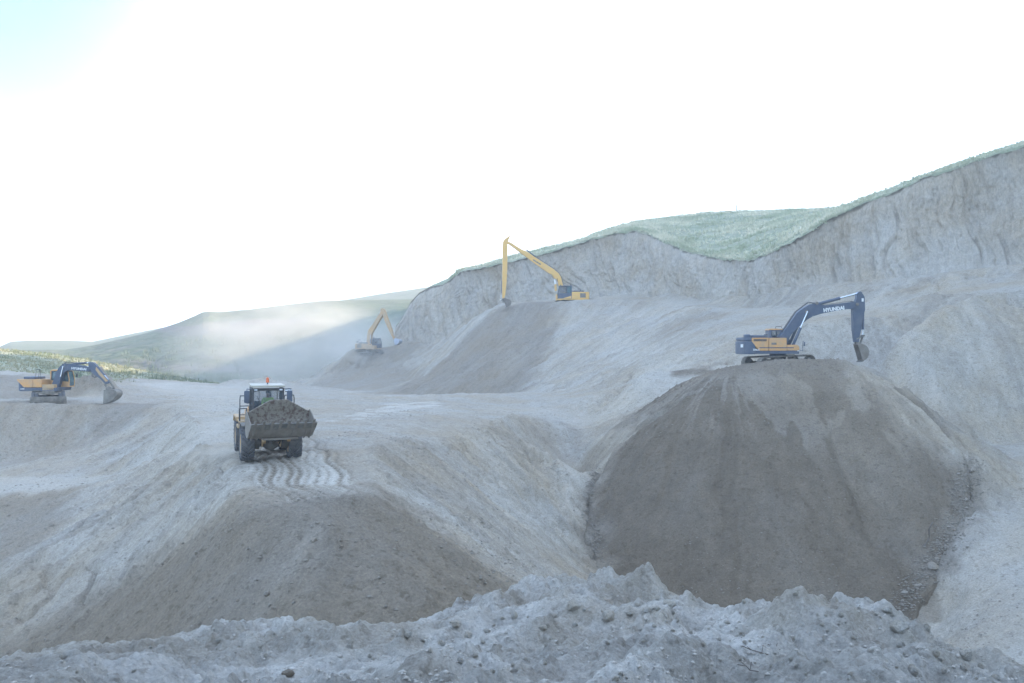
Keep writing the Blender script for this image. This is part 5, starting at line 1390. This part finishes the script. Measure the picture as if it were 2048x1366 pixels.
# ---- long-reach excavator on the upper bench
CY_ = 168.0; CS = F / CY_
cx_, cy_, cz_ = P(1144, 603.5, CY_)
exC = empty('long_reach_excavator', (cx_, cy_, cz_ - .1), rz=R(180 + 8))
tag(exC, "bright yellow long-reach excavator on the upper bench below the grassy cliff", "excavator")
def long_boom_machine(root, L, bodymat, boommat, boom, arm, bucket_pts, zb, zt, xr, xf, cabx, zr, half=1.5, cab_y=(.45, 1.45), dark=M_BLU, bucketmat=M_RUST, trk=(0, 5.0), sink=-.62):
    crawler(root, trk[1], 2.6, trk[0], .95, .6)
    for o_ in root.children:
        if o_.name.startswith(('track', 'car_body')): o_.location = (0, 0, sink)
    d = MB(); d.plan([(xr + .6, -half), (xf, -half), (xf, half), (xr + .6, half)], zb, zb + .22, .03); d.tube((0, 0, zb - .2), (0, 0, zb), .65, seg=24); d.build('deck', bodymat, root)
    pl_ = [(xr + .75, -half), (xr + .25, -half + .05), (xr, -half + .5), (xr - .04, 0), (xr, half - .5), (xr + .25, half - .05), (xr + .75, half)]
    c = MB(); c.plan(pl_, zb, zt, .08, 3); c.build('counterweight', bodymat, root)
    cx0, cx1 = cabx
    b = MB(); b.prism([(xr + .78, zb + .22), (cx1 - .4, zb + .22), (cx0 + .05, zb + .75), (cx0 - .02, zt - .03), (xr + .78, zt)], cab_y[0], half, .04); b.prism([(xr + .78, zb + .22), (xf, zb + .22), (xf, zt - .35), (xf - 1.0, zt - .35), (xf - 1.3, zt), (xr + .78, zt)], -half, -.4, .04)
    b.box(((xr + cx0) / 2 + .3, 0, (zb + zt) / 2), (cx0 - xr - .9, 1.0, zt - zb - .3)); body = b.build('engine_housing', bodymat, root)
    for s_ in (-1, 1):
        v = MB(); w_ = .95
        v.box((xr + 1.25, s_ * (half + .004), (zb + zt) / 2 + .08), (w_, .02, .72))
        for k in range(5): v.box((xr + 1.25, s_ * (half + .016), (zb + zt) / 2 - .2 + k * .14), (w_, .02, .03))
        v.build('louvre', M_RUST, body)
    h = MB(); h.box(((xr + cx0) / 2 + .2, 0, zt + .12), (1.7, 1.7, .2), bev=.05); h.tube((xr + 1.2, -.6, zt), (xr + 1.2, -.6, zt + .5), .06); h.build('hood', dark, root)
    c = MB(); ya, yb = cab_y
    zc = zb + .22
    for y in (ya, yb):
        c.prism([(cx0, zc), (cx1 - .05, zc), (cx1, zc + .75), (cx1, zc + .85), (cx0, zc + .95)], y - .03, y + .03)
        c.path([(cx0, y, zc), (cx0, y, zr), (cx1 - .25, y, zr), (cx1, y, zc + .75), (cx1 - .05, y, zc)], .07, 5); c.tube((cx0 + .75, y, zc + .8), (cx0 + .75, y, zr), .05, seg=5)
    c.box(((cx0 + cx1) / 2 - .1, (ya + yb) / 2, zr + .02), (cx1 - cx0 - .1, yb - ya + .08, .1), bev=.03); c.box((cx0, (ya + yb) / 2, (zc + zr) / 2), (.08, yb - ya, zr - zc)); c.box(((cx0 + cx1) / 2, (ya + yb) / 2, zc + .04), (cx1 - cx0 - .1, yb - ya, .1))
    c.box((cx0 + .45, (ya + yb) / 2, zc + .7), (.25, .5, .95), bev=.06)
    cab = c.build('cab', dark, root)
    for y in (ya, yb):
        for xa, xb in ((cx0 + .06, cx0 + .70), (cx0 + .80, cx1 - .2)):
            g = MB(); g.quad([(xa, y, zc + .95), (xb, y, zc + .85), (xb, y, zr - .06), (xa, y, zr - .06)], .012); g.build('side_window', M_GLSB if xa < cx0 + .5 else M_GLS, cab)
    g = MB(); g.quad([(cx1 + .0, ya, zc + .75), (cx1 + .0, yb, zc + .75), (cx1 - .24, yb, zr - .05), (cx1 - .24, ya, zr - .05)], .012); g.build('windscreen', M_GLS, cab)
    l = MB(); l.box((cx1 - .3, yb - .15, zr + .14), (.1, .18, .14)); l.box((cx0 + .1, yb - .15, zr + .2), (.12, .1, .28)); l.build('work_light', M_BLK, cab)
    b = MB(); b.prism(boom, -.32, .32, .02); bo = b.build('boom', boommat, root)
    a = MB(); a.prism(arm, -.24, .24, .02); ar = a.build('arm', boommat, root)
    return bo, ar
def build_C(root):
    L = frame_fn(1144, 603.5, CS, 8, -1)
    q = lambda u, v: L(980 + u / 7.59, 450 + v / 7.59)
    boom = [q(1110, 935), q(1050, 935), q(1035, 860), q(1020, 800), q(995, 830), q(980, 805), q(945, 752), q(860, 705), q(770, 640), q(680, 580), q(590, 512), q(460, 418), q(300, 300), q(262, 282), q(275, 258), q(320, 272), q(480, 372), q(560, 405), q(700, 500), q(840, 590), q(960, 665), q(1040, 730), q(1075, 790)]
    arm = [q(305, 165), q(312, 178), q(285, 245), q(272, 300), q(272, 480), q(268, 700), q(258, 880), q(240, 1050), q(225, 1110), q(198, 1110), q(195, 900), q(200, 600), q(203, 330), q(208, 255), q(235, 220)]
    zb = q(0, 1135)[1]; zt = q(0, 1010)[1]
    bo, ar = long_boom_machine(root, L, M_YEL2, M_YEL2, boom, arm, None, zb, zt, q(1492, 0)[0], q(1020, 0)[0], (q(1212, 0)[0], q(1022, 0)[0]), q(0, 925)[1], cab_y=(.45, 1.45), trk=(R(12), 5.2))
    a1, a2 = q(650, 525), q(768, 598)
    ang = math.atan2(a2[1] - a1[1], a2[0] - a1[0])
    lt = MB()
    n = 9
    for k in range(n):
        f_ = (k + .5) / n; x = a1[0] + (a2[0] - a1[0]) * f_; z = a1[1] + (a2[1] - a1[1]) * f_
        for y in (.33,): lt.box((x, y, z), (.13 + .04 * (k % 3), .012, .17 + .04 * ((k * 2) % 3)), rot=Matrix.Rotation(-ang, 3, 'Y'))
    lt.build('lettering', M_RUST, bo)
    ram(root, q(690, 478), q(425, 275), .10, .50, mat=M_BLU)
    for y in (-.42, .42): ram(root, q(1000, 985), q(985, 815), .12, .55, y, mat=M_YEL2)
    ram(root, q(190, 850), q(176, 1150), .06, .62, mat=M_BLU)
    k = MB(); k.path([(q(u_, v_)[0], 0, q(u_, v_)[1]) for u_, v_ in ((176, 1150), (205, 1125), (210, 1180))], .06, 6); k.build('bucket_link', M_GREY, root)
    dig_bucket(root, q(212, 1120), q(262, 1238), q(325, 1165), 1.0, M_RUST, 4)
    hs = MB(); hs.path([(q(u_, v_)[0], .2, q(u_, v_)[1] + .05) for u_, v_ in ((1112, 905), (1078, 780), (1040, 722), (960, 655), (840, 580), (700, 488), (560, 395))], .04, 5); hs.build('hose', M_BLK, bo)
build_C(exC)

# ---- far excavator half hidden by dust
DY = 198.0; DS = F / DY
dx_, dy_, dz_ = P(738, 702.5, DY)
exD = empty('long_reach_excavator', (dx_, dy_, dz_ - .1), rz=R(-22))
tag(exD, "ochre long-reach excavator with a pale shiny bucket standing in dust on the farthest pile", "excavator")
def build_D(root):
    L = frame_fn(738, 702.5, DS, -22, 1)
    q = lambda u, v: L(690 + u / 10.5, 590 + v / 10.5)
    boom = [q(460, 1040), q(540, 1040), q(560, 880), q(575, 800), q(700, 580), q(790, 440), q(800, 370), q(760, 340), q(660, 500), q(570, 640), q(500, 730), q(485, 800)]
    arm = [q(750, 300), q(780, 275), q(820, 275), q(850, 330), q(900, 480), q(960, 640), q(1000, 790), q(1050, 910), q(1025, 925), q(950, 780), q(870, 600), q(800, 430), q(755, 360)]
    zb = q(0, 1125)[1]; zt = q(0, 1010)[1]
    bo, ar = long_boom_machine(root, L, M_YEL3, M_YEL3, boom, arm, None, zb, zt, q(265, 0)[0], q(690, 0)[0], (q(575, 0)[0] - .5, q(675, 0)[0] + .2), q(0, 905)[1], cab_y=(.45, 1.45), trk=(R(-12), 5.0), bucketmat=M_SILV)
    ram(root, q(670, 490), q(745, 330), .12, .55, mat=M_BLU)
    for y in (-.42, .42): ram(root, q(560, 1010), q(560, 830), .12, .55, y)
    ram(root, q(985, 700), q(1030, 900), .09, .6, mat=M_YEL3)
    dig_bucket(root, q(1045, 925), q(1075, 1040), q(1165, 960), 1.3, M_SILV, 4)
    rl = MB(); rl.path([(q(350, 0)[0], -1.2, zt), (q(355, 0)[0], -1.2, q(0, 920)[1]), (q(400, 0)[0], -1.2, q(0, 935)[1])], .04, 5); rl.box((q(320, 0)[0], -1.2, q(0, 975)[1]), (.2, .2, .3)); rl.build('handrail', M_BLK, root)
build_D(exD)
# ------------------------------------------------------------------ stones, clods, twigs
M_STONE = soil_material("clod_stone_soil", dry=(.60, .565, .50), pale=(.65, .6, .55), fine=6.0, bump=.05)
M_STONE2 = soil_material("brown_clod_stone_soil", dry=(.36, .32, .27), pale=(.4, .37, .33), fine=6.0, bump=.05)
M_TWIG = plain("dry_twig", (.12, .10, .085), .9, dirt=.2)

def rock_mesh(seed, mat, sub=2, name="stone"):
    bm = bmesh.new(); bmesh.ops.create_icosphere(bm, subdivisions=sub, radius=1.0)
    r = random.Random(seed); cuts = [(Vector((r.uniform(-1, 1), r.uniform(-1, 1), r.uniform(-.8, 1))).normalized(), r.uniform(.55, .9)) for _ in range(7)]
    sc = (r.uniform(.8, 1.2), r.uniform(.7, 1.0), r.uniform(.55, .8))
    for v in bm.verts:
        for n, d in cuts:
            k = v.co.dot(n)
            if k > d: v.co -= n * (k - d) * .9
        q = v.co * 1.0
        v.co *= 1 + .10 * float(vnoise(q.x * 2.3 + seed, q.y * 2.3, q.z * 2.3, seed=seed))
        v.co = Vector((v.co.x * sc[0], v.co.y * sc[1], v.co.z * sc[2]))
    me = bpy.data.meshes.new(name); bm.to_mesh(me); bm.free(); me.materials.append(mat)
    for p in me.polygons: p.use_smooth = True
    me.set_sharp_from_angle(angle=R(28))
    return me
ROCK_A = [rock_mesh(k, M_STONE) for k in range(7)]
ROCK_B = [rock_mesh(k + 20, M_STONE2) for k in range(4)]

def hit(px, py, zf, y0, y1, n=1400):
    """first ground point along the sight line"""
    ys = np.linspace(y0, y1, n); xs = (px - 1024) / F * ys; zr = HC - (py - YH) / F * ys
    g = zf(xs, ys); k = np.where(g >= zr)[0]
    k = k[0] if len(k) else n - 1
    return float(xs[k]), float(ys[k]), float(g[k])

def put_rock(px, py, rpx, zf, rngY, meshes, label, group=None, sink=.42, k=0, sc=(1, 1, 1)):
    x, y, z = hit(px, py + rpx * .5, zf, *rngY)
    r = rpx / F * y
    o = bpy.data.objects.new('stone', meshes[k % len(meshes)]); link(o)
    o.location = (x, y, z + r * (.6 - sink) * sc[2]); o.scale = (r * sc[0], r * sc[1], r * 1.1 * sc[2]); o.rotation_euler = (random.uniform(-.3, .3), random.uniform(-.3, .3), random.uniform(0, 6.28))
    tag(o, label, "stone", group)
    return o
BR = (4.6, 17.5)
big = [(1217,1229,19,"large angular block embedded in the face of the spoil bank's middle ridge",2),
       (1337,1203,13,"biggest pale stone of the small heap left of the bank's middle saddle",0),
       (1771,1215,13,"round pale stone perched on the crest of the bank right of the dark cone's foot",1),
       (1797,1247,18,"broad half-buried slab just below the stone perched on the right crest",3),
       (1931,1303,17,"tall pale boulder low on the right end of the bank's crest",4),
       (1825,1337,14,"rounded stone in the lower right corner area, below the tall boulder",5),
       (1800,1284,12,"grey stone under the broad half-buried slab on the right",6),
       (936,1266,14,"pale cube-like stone left of the bank's central trough",2),
       (1147,1205,15,"worn lump of hardened soil at the top of the central bank face",3),
       (576,1342,13,"brownish stone lying near the bottom edge left of centre",6),
       (911,1243,12,"flat-topped stone on the left shoulder of the central bank",0),
       (884,1283,10,"smooth stone in the pale washed trough left of the central bank",5)]
for i, (a, b, r, lb, k) in enumerate(big):
    put_rock(a, b, r, berm_z, BR, ROCK_B if 'brownish' in lb else ROCK_A, lb, k=k)
mids = [(1259,1224,8),(1315,1193,8),(1315,1215,8),(1295,1218,9),(973,1260,9),(1029,1228,9),(1149,1246,9),(1085,1252,9),(950,1309,8),(1051,1316,6),(1231,1355,8),(1487,1201,6),(1853,1252,10),(1875,1263,8),(815,1268,9),(847,1278,7),(532,1308,8),(1870,1305,10),(1926,1333,9),(1590,1186,6),(1345,1222,7),(1275,1208,6),(1110,1228,7),(1000,1290,7),(920,1320,8),(985,1340,6),(1650,1320,6),(1700,1345,8),(1740,1298,7),(1885,1340,8),(1960,1330,10),(1990,1352,9),(700,1290,7),(740,1310,6),(860,1300,6)]
for i, (a, b, r) in enumerate(mids):
    put_rock(a, b, r, berm_z, BR, ROCK_A, "fist-sized pale stone lying on the clodded spoil bank", "loose stones on the spoil bank", k=i)
for i in range(120):
    a = random.triangular(850, 2040, 1500) if i % 3 else random.uniform(20, 2040); b = random.uniform(1215, 1362); r = random.choice([3, 3.5, 4, 4.5, 5, 6])
    x, y, z = hit(a, b, berm_z, 4.6, 17.5, 500)
    if y > 17: continue
    put_rock(a, b, r, berm_z, BR, ROCK_A, "fist-sized pale stone lying on the clodded spoil bank", "loose stones on the spoil bank", k=i)
# stones about the pit
for (a, b, r, lb, ms, k) in [(1864,1128,12,"large boulder among rubble at the right foot of the dark cone",ROCK_B,2),(1808,1183,9,"dark stone among rubble at the lower right foot of the dark cone",ROCK_B,1),
                          (627,1079,9,"flat brownish stone high on the tipped slope in front of the wheel loader",ROCK_B,3),(535,1186,8,"round stone half way down the brown tipped slope on the left",ROCK_B,0)]:
    put_rock(a, b, r, any_z, (24, 90), ms, lb, k=k)
for i in range(46):
    t = random.random(); a = np.interp(t, [0, .3, .6, 1], [1800, 1860, 1920, 1940]) + random.gauss(0, 14); b = np.interp(t, [0, .3, .6, 1], [1215, 1120, 1020, 940]) + random.gauss(0, 10)
    put_rock(a, b, random.choice([2.5, 3, 3, 4, 5]), any_z, (40, 90), ROCK_B, "small stone in the rubble along the dark cone's foot", "rubble stones at the cone's foot", k=i)
for i in range(34):
    a = random.uniform(300, 960); b = random.uniform(1070, 1240)
    x, y, z = hit(a, b, any_z, 24, 60, 500)
    put_rock(a, b, random.choice([2.5, 3, 3, 4, 5]), any_z, (24, 60), ROCK_B, "small stone caught on the tipped slope below the loader", "stones on the tipped slope", k=i)

def scatter(name, pts, rad, mat, seed, squash=.7):
    """many small clods as one mesh: a distorted octahedron each"""
    r = np.random.default_rng(seed); n = len(pts)
    base = np.array([[1,0,0],[0,1,0],[-1,0,0],[0,-1,0],[0,0,1],[.7,.7,.45],[-.7,.7,.5],[-.7,-.7,.45],[.7,-.7,.5]], float)
    faces = np.array([[0,5,8],[5,0,1],[1,6,5],[2,6,1],[2,7,6],[3,7,2],[3,8,7],[0,8,3],[5,4,8],[5,6,4],[6,7,4],[7,8,4]])
    V = base[None] * r.uniform(.65, 1.15, (n, 9, 1)) * rad[:, None, None]
    V[..., 2] *= squash
    th = r.uniform(0, 6.28, n); c, s_ = np.cos(th)[:, None], np.sin(th)[:, None]
    X = V[..., 0] * c - V[..., 1] * s_; Y = V[..., 0] * s_ + V[..., 1] * c
    V = np.stack([X, Y, V[..., 2]], -1) + pts[:, None, :] - np.array([0, 0, 1]) * (rad[:, None, None] * .18)
    Fc = (faces[None] + 9 * np.arange(n)[:, None, None]).reshape(-1, 3)
    me = bpy.data.meshes.new(name); co = V.reshape(-1, 3).astype(np.float32)
    me.vertices.add(len(co)); me.vertices.foreach_set('co', co.ravel())
    me.loops.add(Fc.size); me.loops.foreach_set('vertex_index', Fc.ravel().astype(np.int32))
    me.polygons.add(len(Fc)); me.polygons.foreach_set('loop_start', (np.arange(len(Fc)) * 3).astype(np.int32)); me.update(calc_edges=True)
    me.materials.append(mat); o = link(bpy.data.objects.new(name, me)); o['kind'] = 'stuff'
    return o
def soilmat_plain(name, base): return plain(name, base, .95, dirt=.5, scale=2.0, dirtcol=tuple(v * .8 for v in base))
M_CLOD = soilmat_plain("bank_clod", (.42, .385, .335)); M_CLOD2 = soilmat_plain("slope_clod", (.31, .275, .23)); M_CLOD3 = soilmat_plain("spoil_clod", (.27, .235, .19))
n = 26000
yy = rng.uniform(5.2, 16.4, n) ** 1.0; pxx = rng.uniform(-60, 2110, n); xx = (pxx - 1024) / F * yy
dens = sstep(-.5, .55, fbm(xx * .7, yy * .7, o=3, seed=501)); kp = rng.uniform(0, 1, n) < dens
xx, yy = xx[kp], yy[kp]; rad = .008 + .02 * rng.uniform(0, 1, len(xx)) ** 4 + .012 * rng.uniform(0, 1, len(xx)) ** 10
clods = scatter("clods", np.stack([xx, yy, berm_z(xx, yy)], -1), rad, M_CLOD, 5, .75); clods['label'] = "crumbled soil clods over the spoil bank"
n = 52000
yy = 26 + 80 * rng.uniform(0, 1, n) ** 1.2; pxx = rng.uniform(-80, 2120, n); xx = (pxx - 1024) / F * yy
dens = sstep(-.1, .5, fbm(xx * .16, yy * .16, o=3, seed=502)); kp = rng.uniform(0, 1, n) < dens * .8
xx, yy = xx[kp], yy[kp]; rad = .024 + .085 * rng.uniform(0, 1, len(xx)) ** 3.5
gz = ground_z(xx, yy); hz = heap_z(xx, yy)[0]; onheap = (hz > gz) & (xx > 1.5) & (xx < 40) & (yy > 56.5) & (yy < 88)
zz_ = np.where(onheap, hz, gz)
brown = onheap | (poly_mask(xx, yy, DAMP_DUMP, .3) > .5)
scatter("rubble", np.stack([xx, yy, zz_], -1)[~brown], rad[~brown], M_CLOD2, 6)['label'] = "small rubble strewn over the grey slopes"
scatter("rubble", np.stack([xx, yy, zz_], -1)[brown], rad[brown] * .9, M_CLOD3, 7)['label'] = "small rubble on the dark fresh spoil"
# denser rubble collar along the cone's right and left foot
pts = []; rr = []
for i in range(3600):
    if i % 4: t = random.random(); a = np.interp(t, [0, .3, .6, 1], [1795, 1865, 1925, 1940]) + random.gauss(0, 16); b = np.interp(t, [0, .3, .6, 1], [1220, 1120, 1020, 930]) + random.gauss(0, 14)
    else: t = random.random(); a = np.interp(t, [0, .5, 1], [1196, 1178, 1190]) + random.gauss(0, 7); b = 1120 - t * 190
    pts.append((a, b)); rr.append(.03 + .10 * random.random() ** 4)
A = np.array(pts); ys_ = np.linspace(52, 84, 260)
XS = (A[:, :1] - 1024) / F * ys_[None]; ZR = HC - (A[:, 1:] - YH) / F * ys_[None]
G_ = any_z(XS, np.broadcast_to(ys_[None], XS.shape)); idx_ = (G_ >= ZR).argmax(1); ar = np.arange(len(A))
scatter("rubble", np.stack([XS[ar, idx_], ys_[idx_], G_[ar, idx_]], -1), np.array(rr), M_CLOD3, 8)['label'] = "collar of rubble round the dark cone's foot"

def twig(px, py, zf, rngY, L, label, seed):
    r = random.Random(seed); x, y, z = hit(px, py, zf, *rngY)
    m = MB(); p = [Vector((x, y, z + .01))]
    d = Vector((r.uniform(-1, 1), r.uniform(-.3, .3), r.uniform(.15, .5))).normalized()
    for k in range(3): p.append(p[-1] + (d + Vector((r.uniform(-.4, .4), r.uniform(-.3, .3), r.uniform(-.3, .2)))) * L / 3)
    m.path(p, L * .022, 5); m.path([p[1], p[1] + Vector((-d.x * .2, .05, .9)) * L * .35], L * .015, 5); m.path([p[2], p[2] + Vector((d.x, 0, .7)) * L * .22], L * .013, 5)
    o = m.build('twig', M_TWIG); tag(o, label, "twig"); return o
twig(1536, 1312, berm_z, BR, .22, "dark forked twig standing out of the right bank's trough", 3)
twig(1516, 1345, berm_z, BR, .22, "thin dark twig lying lowest in the trough of the right bank", 4)
twig(1560, 1302, berm_z, BR, .16, "short twig just right of the forked one on the bank", 8)
twig(1846, 1096, any_z, (50, 90), 1.7, "long bare stick lying across the dark cone's right foot", 5)

# ------------------------------------------------------------------ grass and scrub
def tufts(name, P0, h, mat, seed, blades=5, spread=.16, kind='stuff'):
    r = np.random.default_rng(seed); n = len(P0)
    th = r.uniform(0, 6.28, (n, blades)); ln = h[:, None] * r.uniform(.6, 1.15, (n, blades))
    lean = r.uniform(.1, .7, (n, blades)); off = r.uniform(0, spread, (n, blades))
    c, s_ = np.cos(th), np.sin(th)
    bx = P0[:, None, 0] + off * c; by = P0[:, None, 1] + off * s_; bz = P0[:, None, 2] - .05 + 0 * c
    w = .05 + .05 * r.uniform(0, 1, (n, blades))
    a = np.stack([bx - s_ * w, by + c * w, bz], -1); b = np.stack([bx + s_ * w, by - c * w, bz], -1)
    t = np.stack([bx + c * ln * lean, by + s_ * ln * lean, bz + ln], -1)
    V = np.stack([a, b, t], 2).reshape(-1, 3).astype(np.float32); m = len(V) // 3
    me = bpy.data.meshes.new(name); me.vertices.add(len(V)); me.vertices.foreach_set('co', V.ravel())
    me.loops.add(3 * m); me.loops.foreach_set('vertex_index', np.arange(3 * m, dtype=np.int32))
    me.polygons.add(m); me.polygons.foreach_set('loop_start', (np.arange(m) * 3).astype(np.int32)); me.update(calc_edges=True)
    me.materials.append(mat); o = link(bpy.data.objects.new(name, me)); o['kind'] = kind; return o
def blade_mat(name, g, straw, sc=.12):
    m, nt, bs = mat_new(name); tc = nt.nodes.new("ShaderNodeTexCoord").outputs['Object']
    a = noise_node(nt, tc, sc, 5, .65)
    nt.links.new(mixc(nt, rng_node(nt, a, .4, .62), g, straw), bs.inputs['Base Color']); bs.inputs['Roughness'].default_value = .9; bs.inputs['Specular IOR Level'].default_value = .15
    return m
M_BLADE = blade_mat("steppe_grass_blades", (.45, .475, .32), (.78, .73, .56))
M_BLADE3 = blade_mat("rise_grass_blades", (.22, .25, .14), (.42, .38, .24))
M_BLADE2 = blade_mat("scrub_blades", (.13, .165, .10), (.23, .26, .16))
hv = np.array([v for v in np.stack([GXX, GYY, GZZ], -1).reshape(-1, 3)]); hpx = 1024 + hv[:, 0] / hv[:, 1] * F
w = np.where((hpx > 900) & (hpx < 2060), 1.0, 0.0) * np.where((hpx > 1180) & (hpx < 1700), 3, 1)
w = w * (.15 + 1.7 * sstep(-.25, .35, fbm(hv[:, 0] * .22, hv[:, 1] * .22, o=3, seed=601)))
pk = rng.choice(len(hv), 22000, p=w / w.sum()); pp = hv[pk] + rng.normal(0, .35, (len(pk), 3)) * np.array([1, 1, 0])
tufts("grass", pp, rng.uniform(.2, .6, len(pp)) * np.where(1024 + pp[:, 0] / pp[:, 1] * F > 1690, .5, 1), M_BLADE, 11)['label'] = "pale green tussocky grass on the hill above the cut"
# ragged edge along the lip and the skyline
ek = rng.integers(0, len(cpx), 2600); sel = (cpx[ek] > 850) & (cpx[ek] < 2070); ek = ek[sel]
E1 = np.stack([topx[ek], topY[ek] + .3, topz[ek]], -1); E2 = np.stack([GXX[-1][ek], GYY[-1][ek], GZZ[-1][ek]], -1)
tufts("grass", np.vstack([E1, E2]), rng.uniform(.08, .24, 2 * len(ek)) * np.where(np.concatenate([cpx[ek], cpx[ek]]) > 1690, .6, 1), M_BLADE, 12)['label'] = "ragged fringe of grass along the cliff's lip"

def mesh_points(o, n, cond, seed):
    me = o.data; V = np.empty(len(me.vertices) * 3, np.float32); me.vertices.foreach_get('co', V); V = V.reshape(-1, 3)
    k = np.where(cond(V))[0]; r = np.random.default_rng(seed); k = r.choice(k, min(n, len(k) * 3)); return V[k] + r.normal(0, .6, (len(k), 3)) * np.array([1, 1, 0])
def pxof(V): return 1024 + V[:, 0] / V[:, 1] * F
q_ = mesh_points(near_hill, 9000, lambda V: (pxof(V) > -20) & (pxof(V) < 450) & (V[:, 1] < 215), 21)
tufts("grass", q_, np.random.default_rng(22).uniform(.12, .38, len(q_)), M_BLADE3, 23, spread=.3)['label'] = "grass on the low rise behind the left excavator"
q_ = mesh_points(near_hill, 130, lambda V: (pxof(V) > 140) & (pxof(V) < 450) & (V[:, 1] < 215), 31)
tufts("scrub", q_, np.random.default_rng(32).uniform(.5, 1.3, len(q_)), M_BLADE2, 33, blades=9, spread=.7)['label'] = "dark low scrub at the right end of the grassy rise"
q_ = mesh_points(mid_hill, 350, lambda V: (pxof(V) > 250) & (pxof(V) < 720) & (V[:, 1] < 330) & (V[:, 2] < 8), 41)
tufts("scrub", q_, np.random.default_rng(42).uniform(.8, 2.2, len(q_)), M_BLADE2, 43, blades=9, spread=1.2)['label'] = "dark scrub along the foot of the scarred hill"

# two thin posts on the hilltop skyline
M_POST = plain("weathered_post", (.16, .14, .12), .9, dirt=.2)
for (a, b0, b1, lb) in ((1473, 408, 425, "slim weathered post on the grassy skyline, the left of two"), (1656, 411, 424, "short weathered post on the skyline where hill and cliff meet")):
    i_ = int(np.argmin(np.abs(cpx - a))); Yp = float(cY[i_]); x = (a - 1024) / F * Yp
    m = MB(); m.tube((x, Yp, HC + (YH - b1 - 3) / F * Yp), (x + .02, Yp, HC + (YH - b0) / F * Yp), .10, .07, 7); m.tube((x - .18, Yp, HC + (YH - b0 - 4) / F * Yp), (x + .2, Yp, HC + (YH - b0 - 5) / F * Yp), .04, seg=5)
    tag(m.build('post', M_POST), lb, "post")
# ------------------------------------------------------------------ air
def box_mesh(name, a, b):
    x0, y0, z0 = a; x1, y1, z1 = b
    me = bpy.data.meshes.new(name)
    me.from_pydata([(x0,y0,z0),(x1,y0,z0),(x1,y1,z0),(x0,y1,z0),(x0,y0,z1),(x1,y0,z1),(x1,y1,z1),(x0,y1,z1)], [],
                   [(0,3,2,1),(4,5,6,7),(0,1,5,4),(1,2,6,5),(2,3,7,6),(3,0,4,7)])
    return me
hm = bpy.data.materials.new("haze_air"); hm.use_nodes = True
hn = hm.node_tree; hn.nodes.clear()
ho = hn.nodes.new("ShaderNodeOutputMaterial"); hv = hn.nodes.new("ShaderNodeVolumePrincipled")
hv.inputs['Color'].default_value = (0.95, 0.97, 1.0, 1)
hv.inputs['Density'].default_value = 0.0007
hv.inputs['Anisotropy'].default_value = 0.3
hn.links.new(hv.outputs['Volume'], ho.inputs['Volume'])
hme = box_mesh("haze", (-1410, -310, -13.6), (1410, 1510, 150)); hme.materials.append(hm)
haze = link(bpy.data.objects.new("haze", hme)); haze['kind'] = 'stuff'; haze['label'] = "pale dusty air over the whole pit"

# ------------------------------------------------------------------ dust raised by the far excavator
def dust(name, c, rad, dens, label, seed, step=1.0):
    bm = bmesh.new(); bmesh.ops.create_icosphere(bm, subdivisions=3, radius=1.0)
    me = bpy.data.meshes.new(name); bm.to_mesh(me); bm.free()
    m = bpy.data.materials.new(name); m.use_nodes = True; nt = m.node_tree; nt.nodes.clear()
    o_ = nt.nodes.new("ShaderNodeOutputMaterial"); v = nt.nodes.new("ShaderNodeVolumePrincipled")
    v.inputs['Color'].default_value = (.94, .90, .82, 1); v.inputs['Anisotropy'].default_value = .15
    tc = nt.nodes.new("ShaderNodeTexCoord").outputs['Object']
    ln = nt.nodes.new("ShaderNodeVectorMath"); ln.operation = 'LENGTH'; nt.links.new(tc, ln.inputs[0])
    fall = rng_node(nt, ln.outputs['Value'], .15, 1.0, 1, 0)
    mp = nt.nodes.new("ShaderNodeMapping"); mp.inputs['Location'].default_value = (seed, seed, 0); nt.links.new(tc, mp.inputs['Vector'])
    nz = noise_node(nt, mp.outputs['Vector'], 1.7, 4, .6); n2 = rng_node(nt, nz, .38, .68)
    mu = nt.nodes.new("ShaderNodeMath"); mu.operation = 'MULTIPLY'; nt.links.new(fall, mu.inputs[0]); nt.links.new(n2, mu.inputs[1])
    m2 = nt.nodes.new("ShaderNodeMath"); m2.operation = 'MULTIPLY'; nt.links.new(mu.outputs[0], m2.inputs[0]); m2.inputs[1].default_value = dens
    nt.links.new(m2.outputs[0], v.inputs['Density']); nt.links.new(v.outputs['Volume'], o_.inputs['Volume'])
    me.materials.append(m); m.cycles.volume_step_rate = step
    o = link(bpy.data.objects.new(name, me)); o.location = c; o.scale = rad; o['kind'] = 'stuff'; o['label'] = label
    return o
dust("dust_cloud", P(632, 712, 230), (38, 22, 14.5), .15, "pale dust drifting low to the left of the far excavator", 3.0)
dust("dust_cloud", P(575, 640, 240), (26, 16, 11), .045, "sunlit yellowish dust hanging above the low dust plume", 4.0)
dust("dust_cloud", P(738, 708, 196), (10, 6, 5.0), .22, "dust puffing round the far excavator's tracks", 7.0)
dust("dust_cloud", P(440, 905, 47.5), (2.6, 3.0, .9), .30, "dust kicked up behind the wheel loader", 5.0)
dust("dust_cloud", P(207, 800, 86.5), (2.2, 1.6, 1.6), .30, "dust falling under the left excavator's bucket", 9.0)
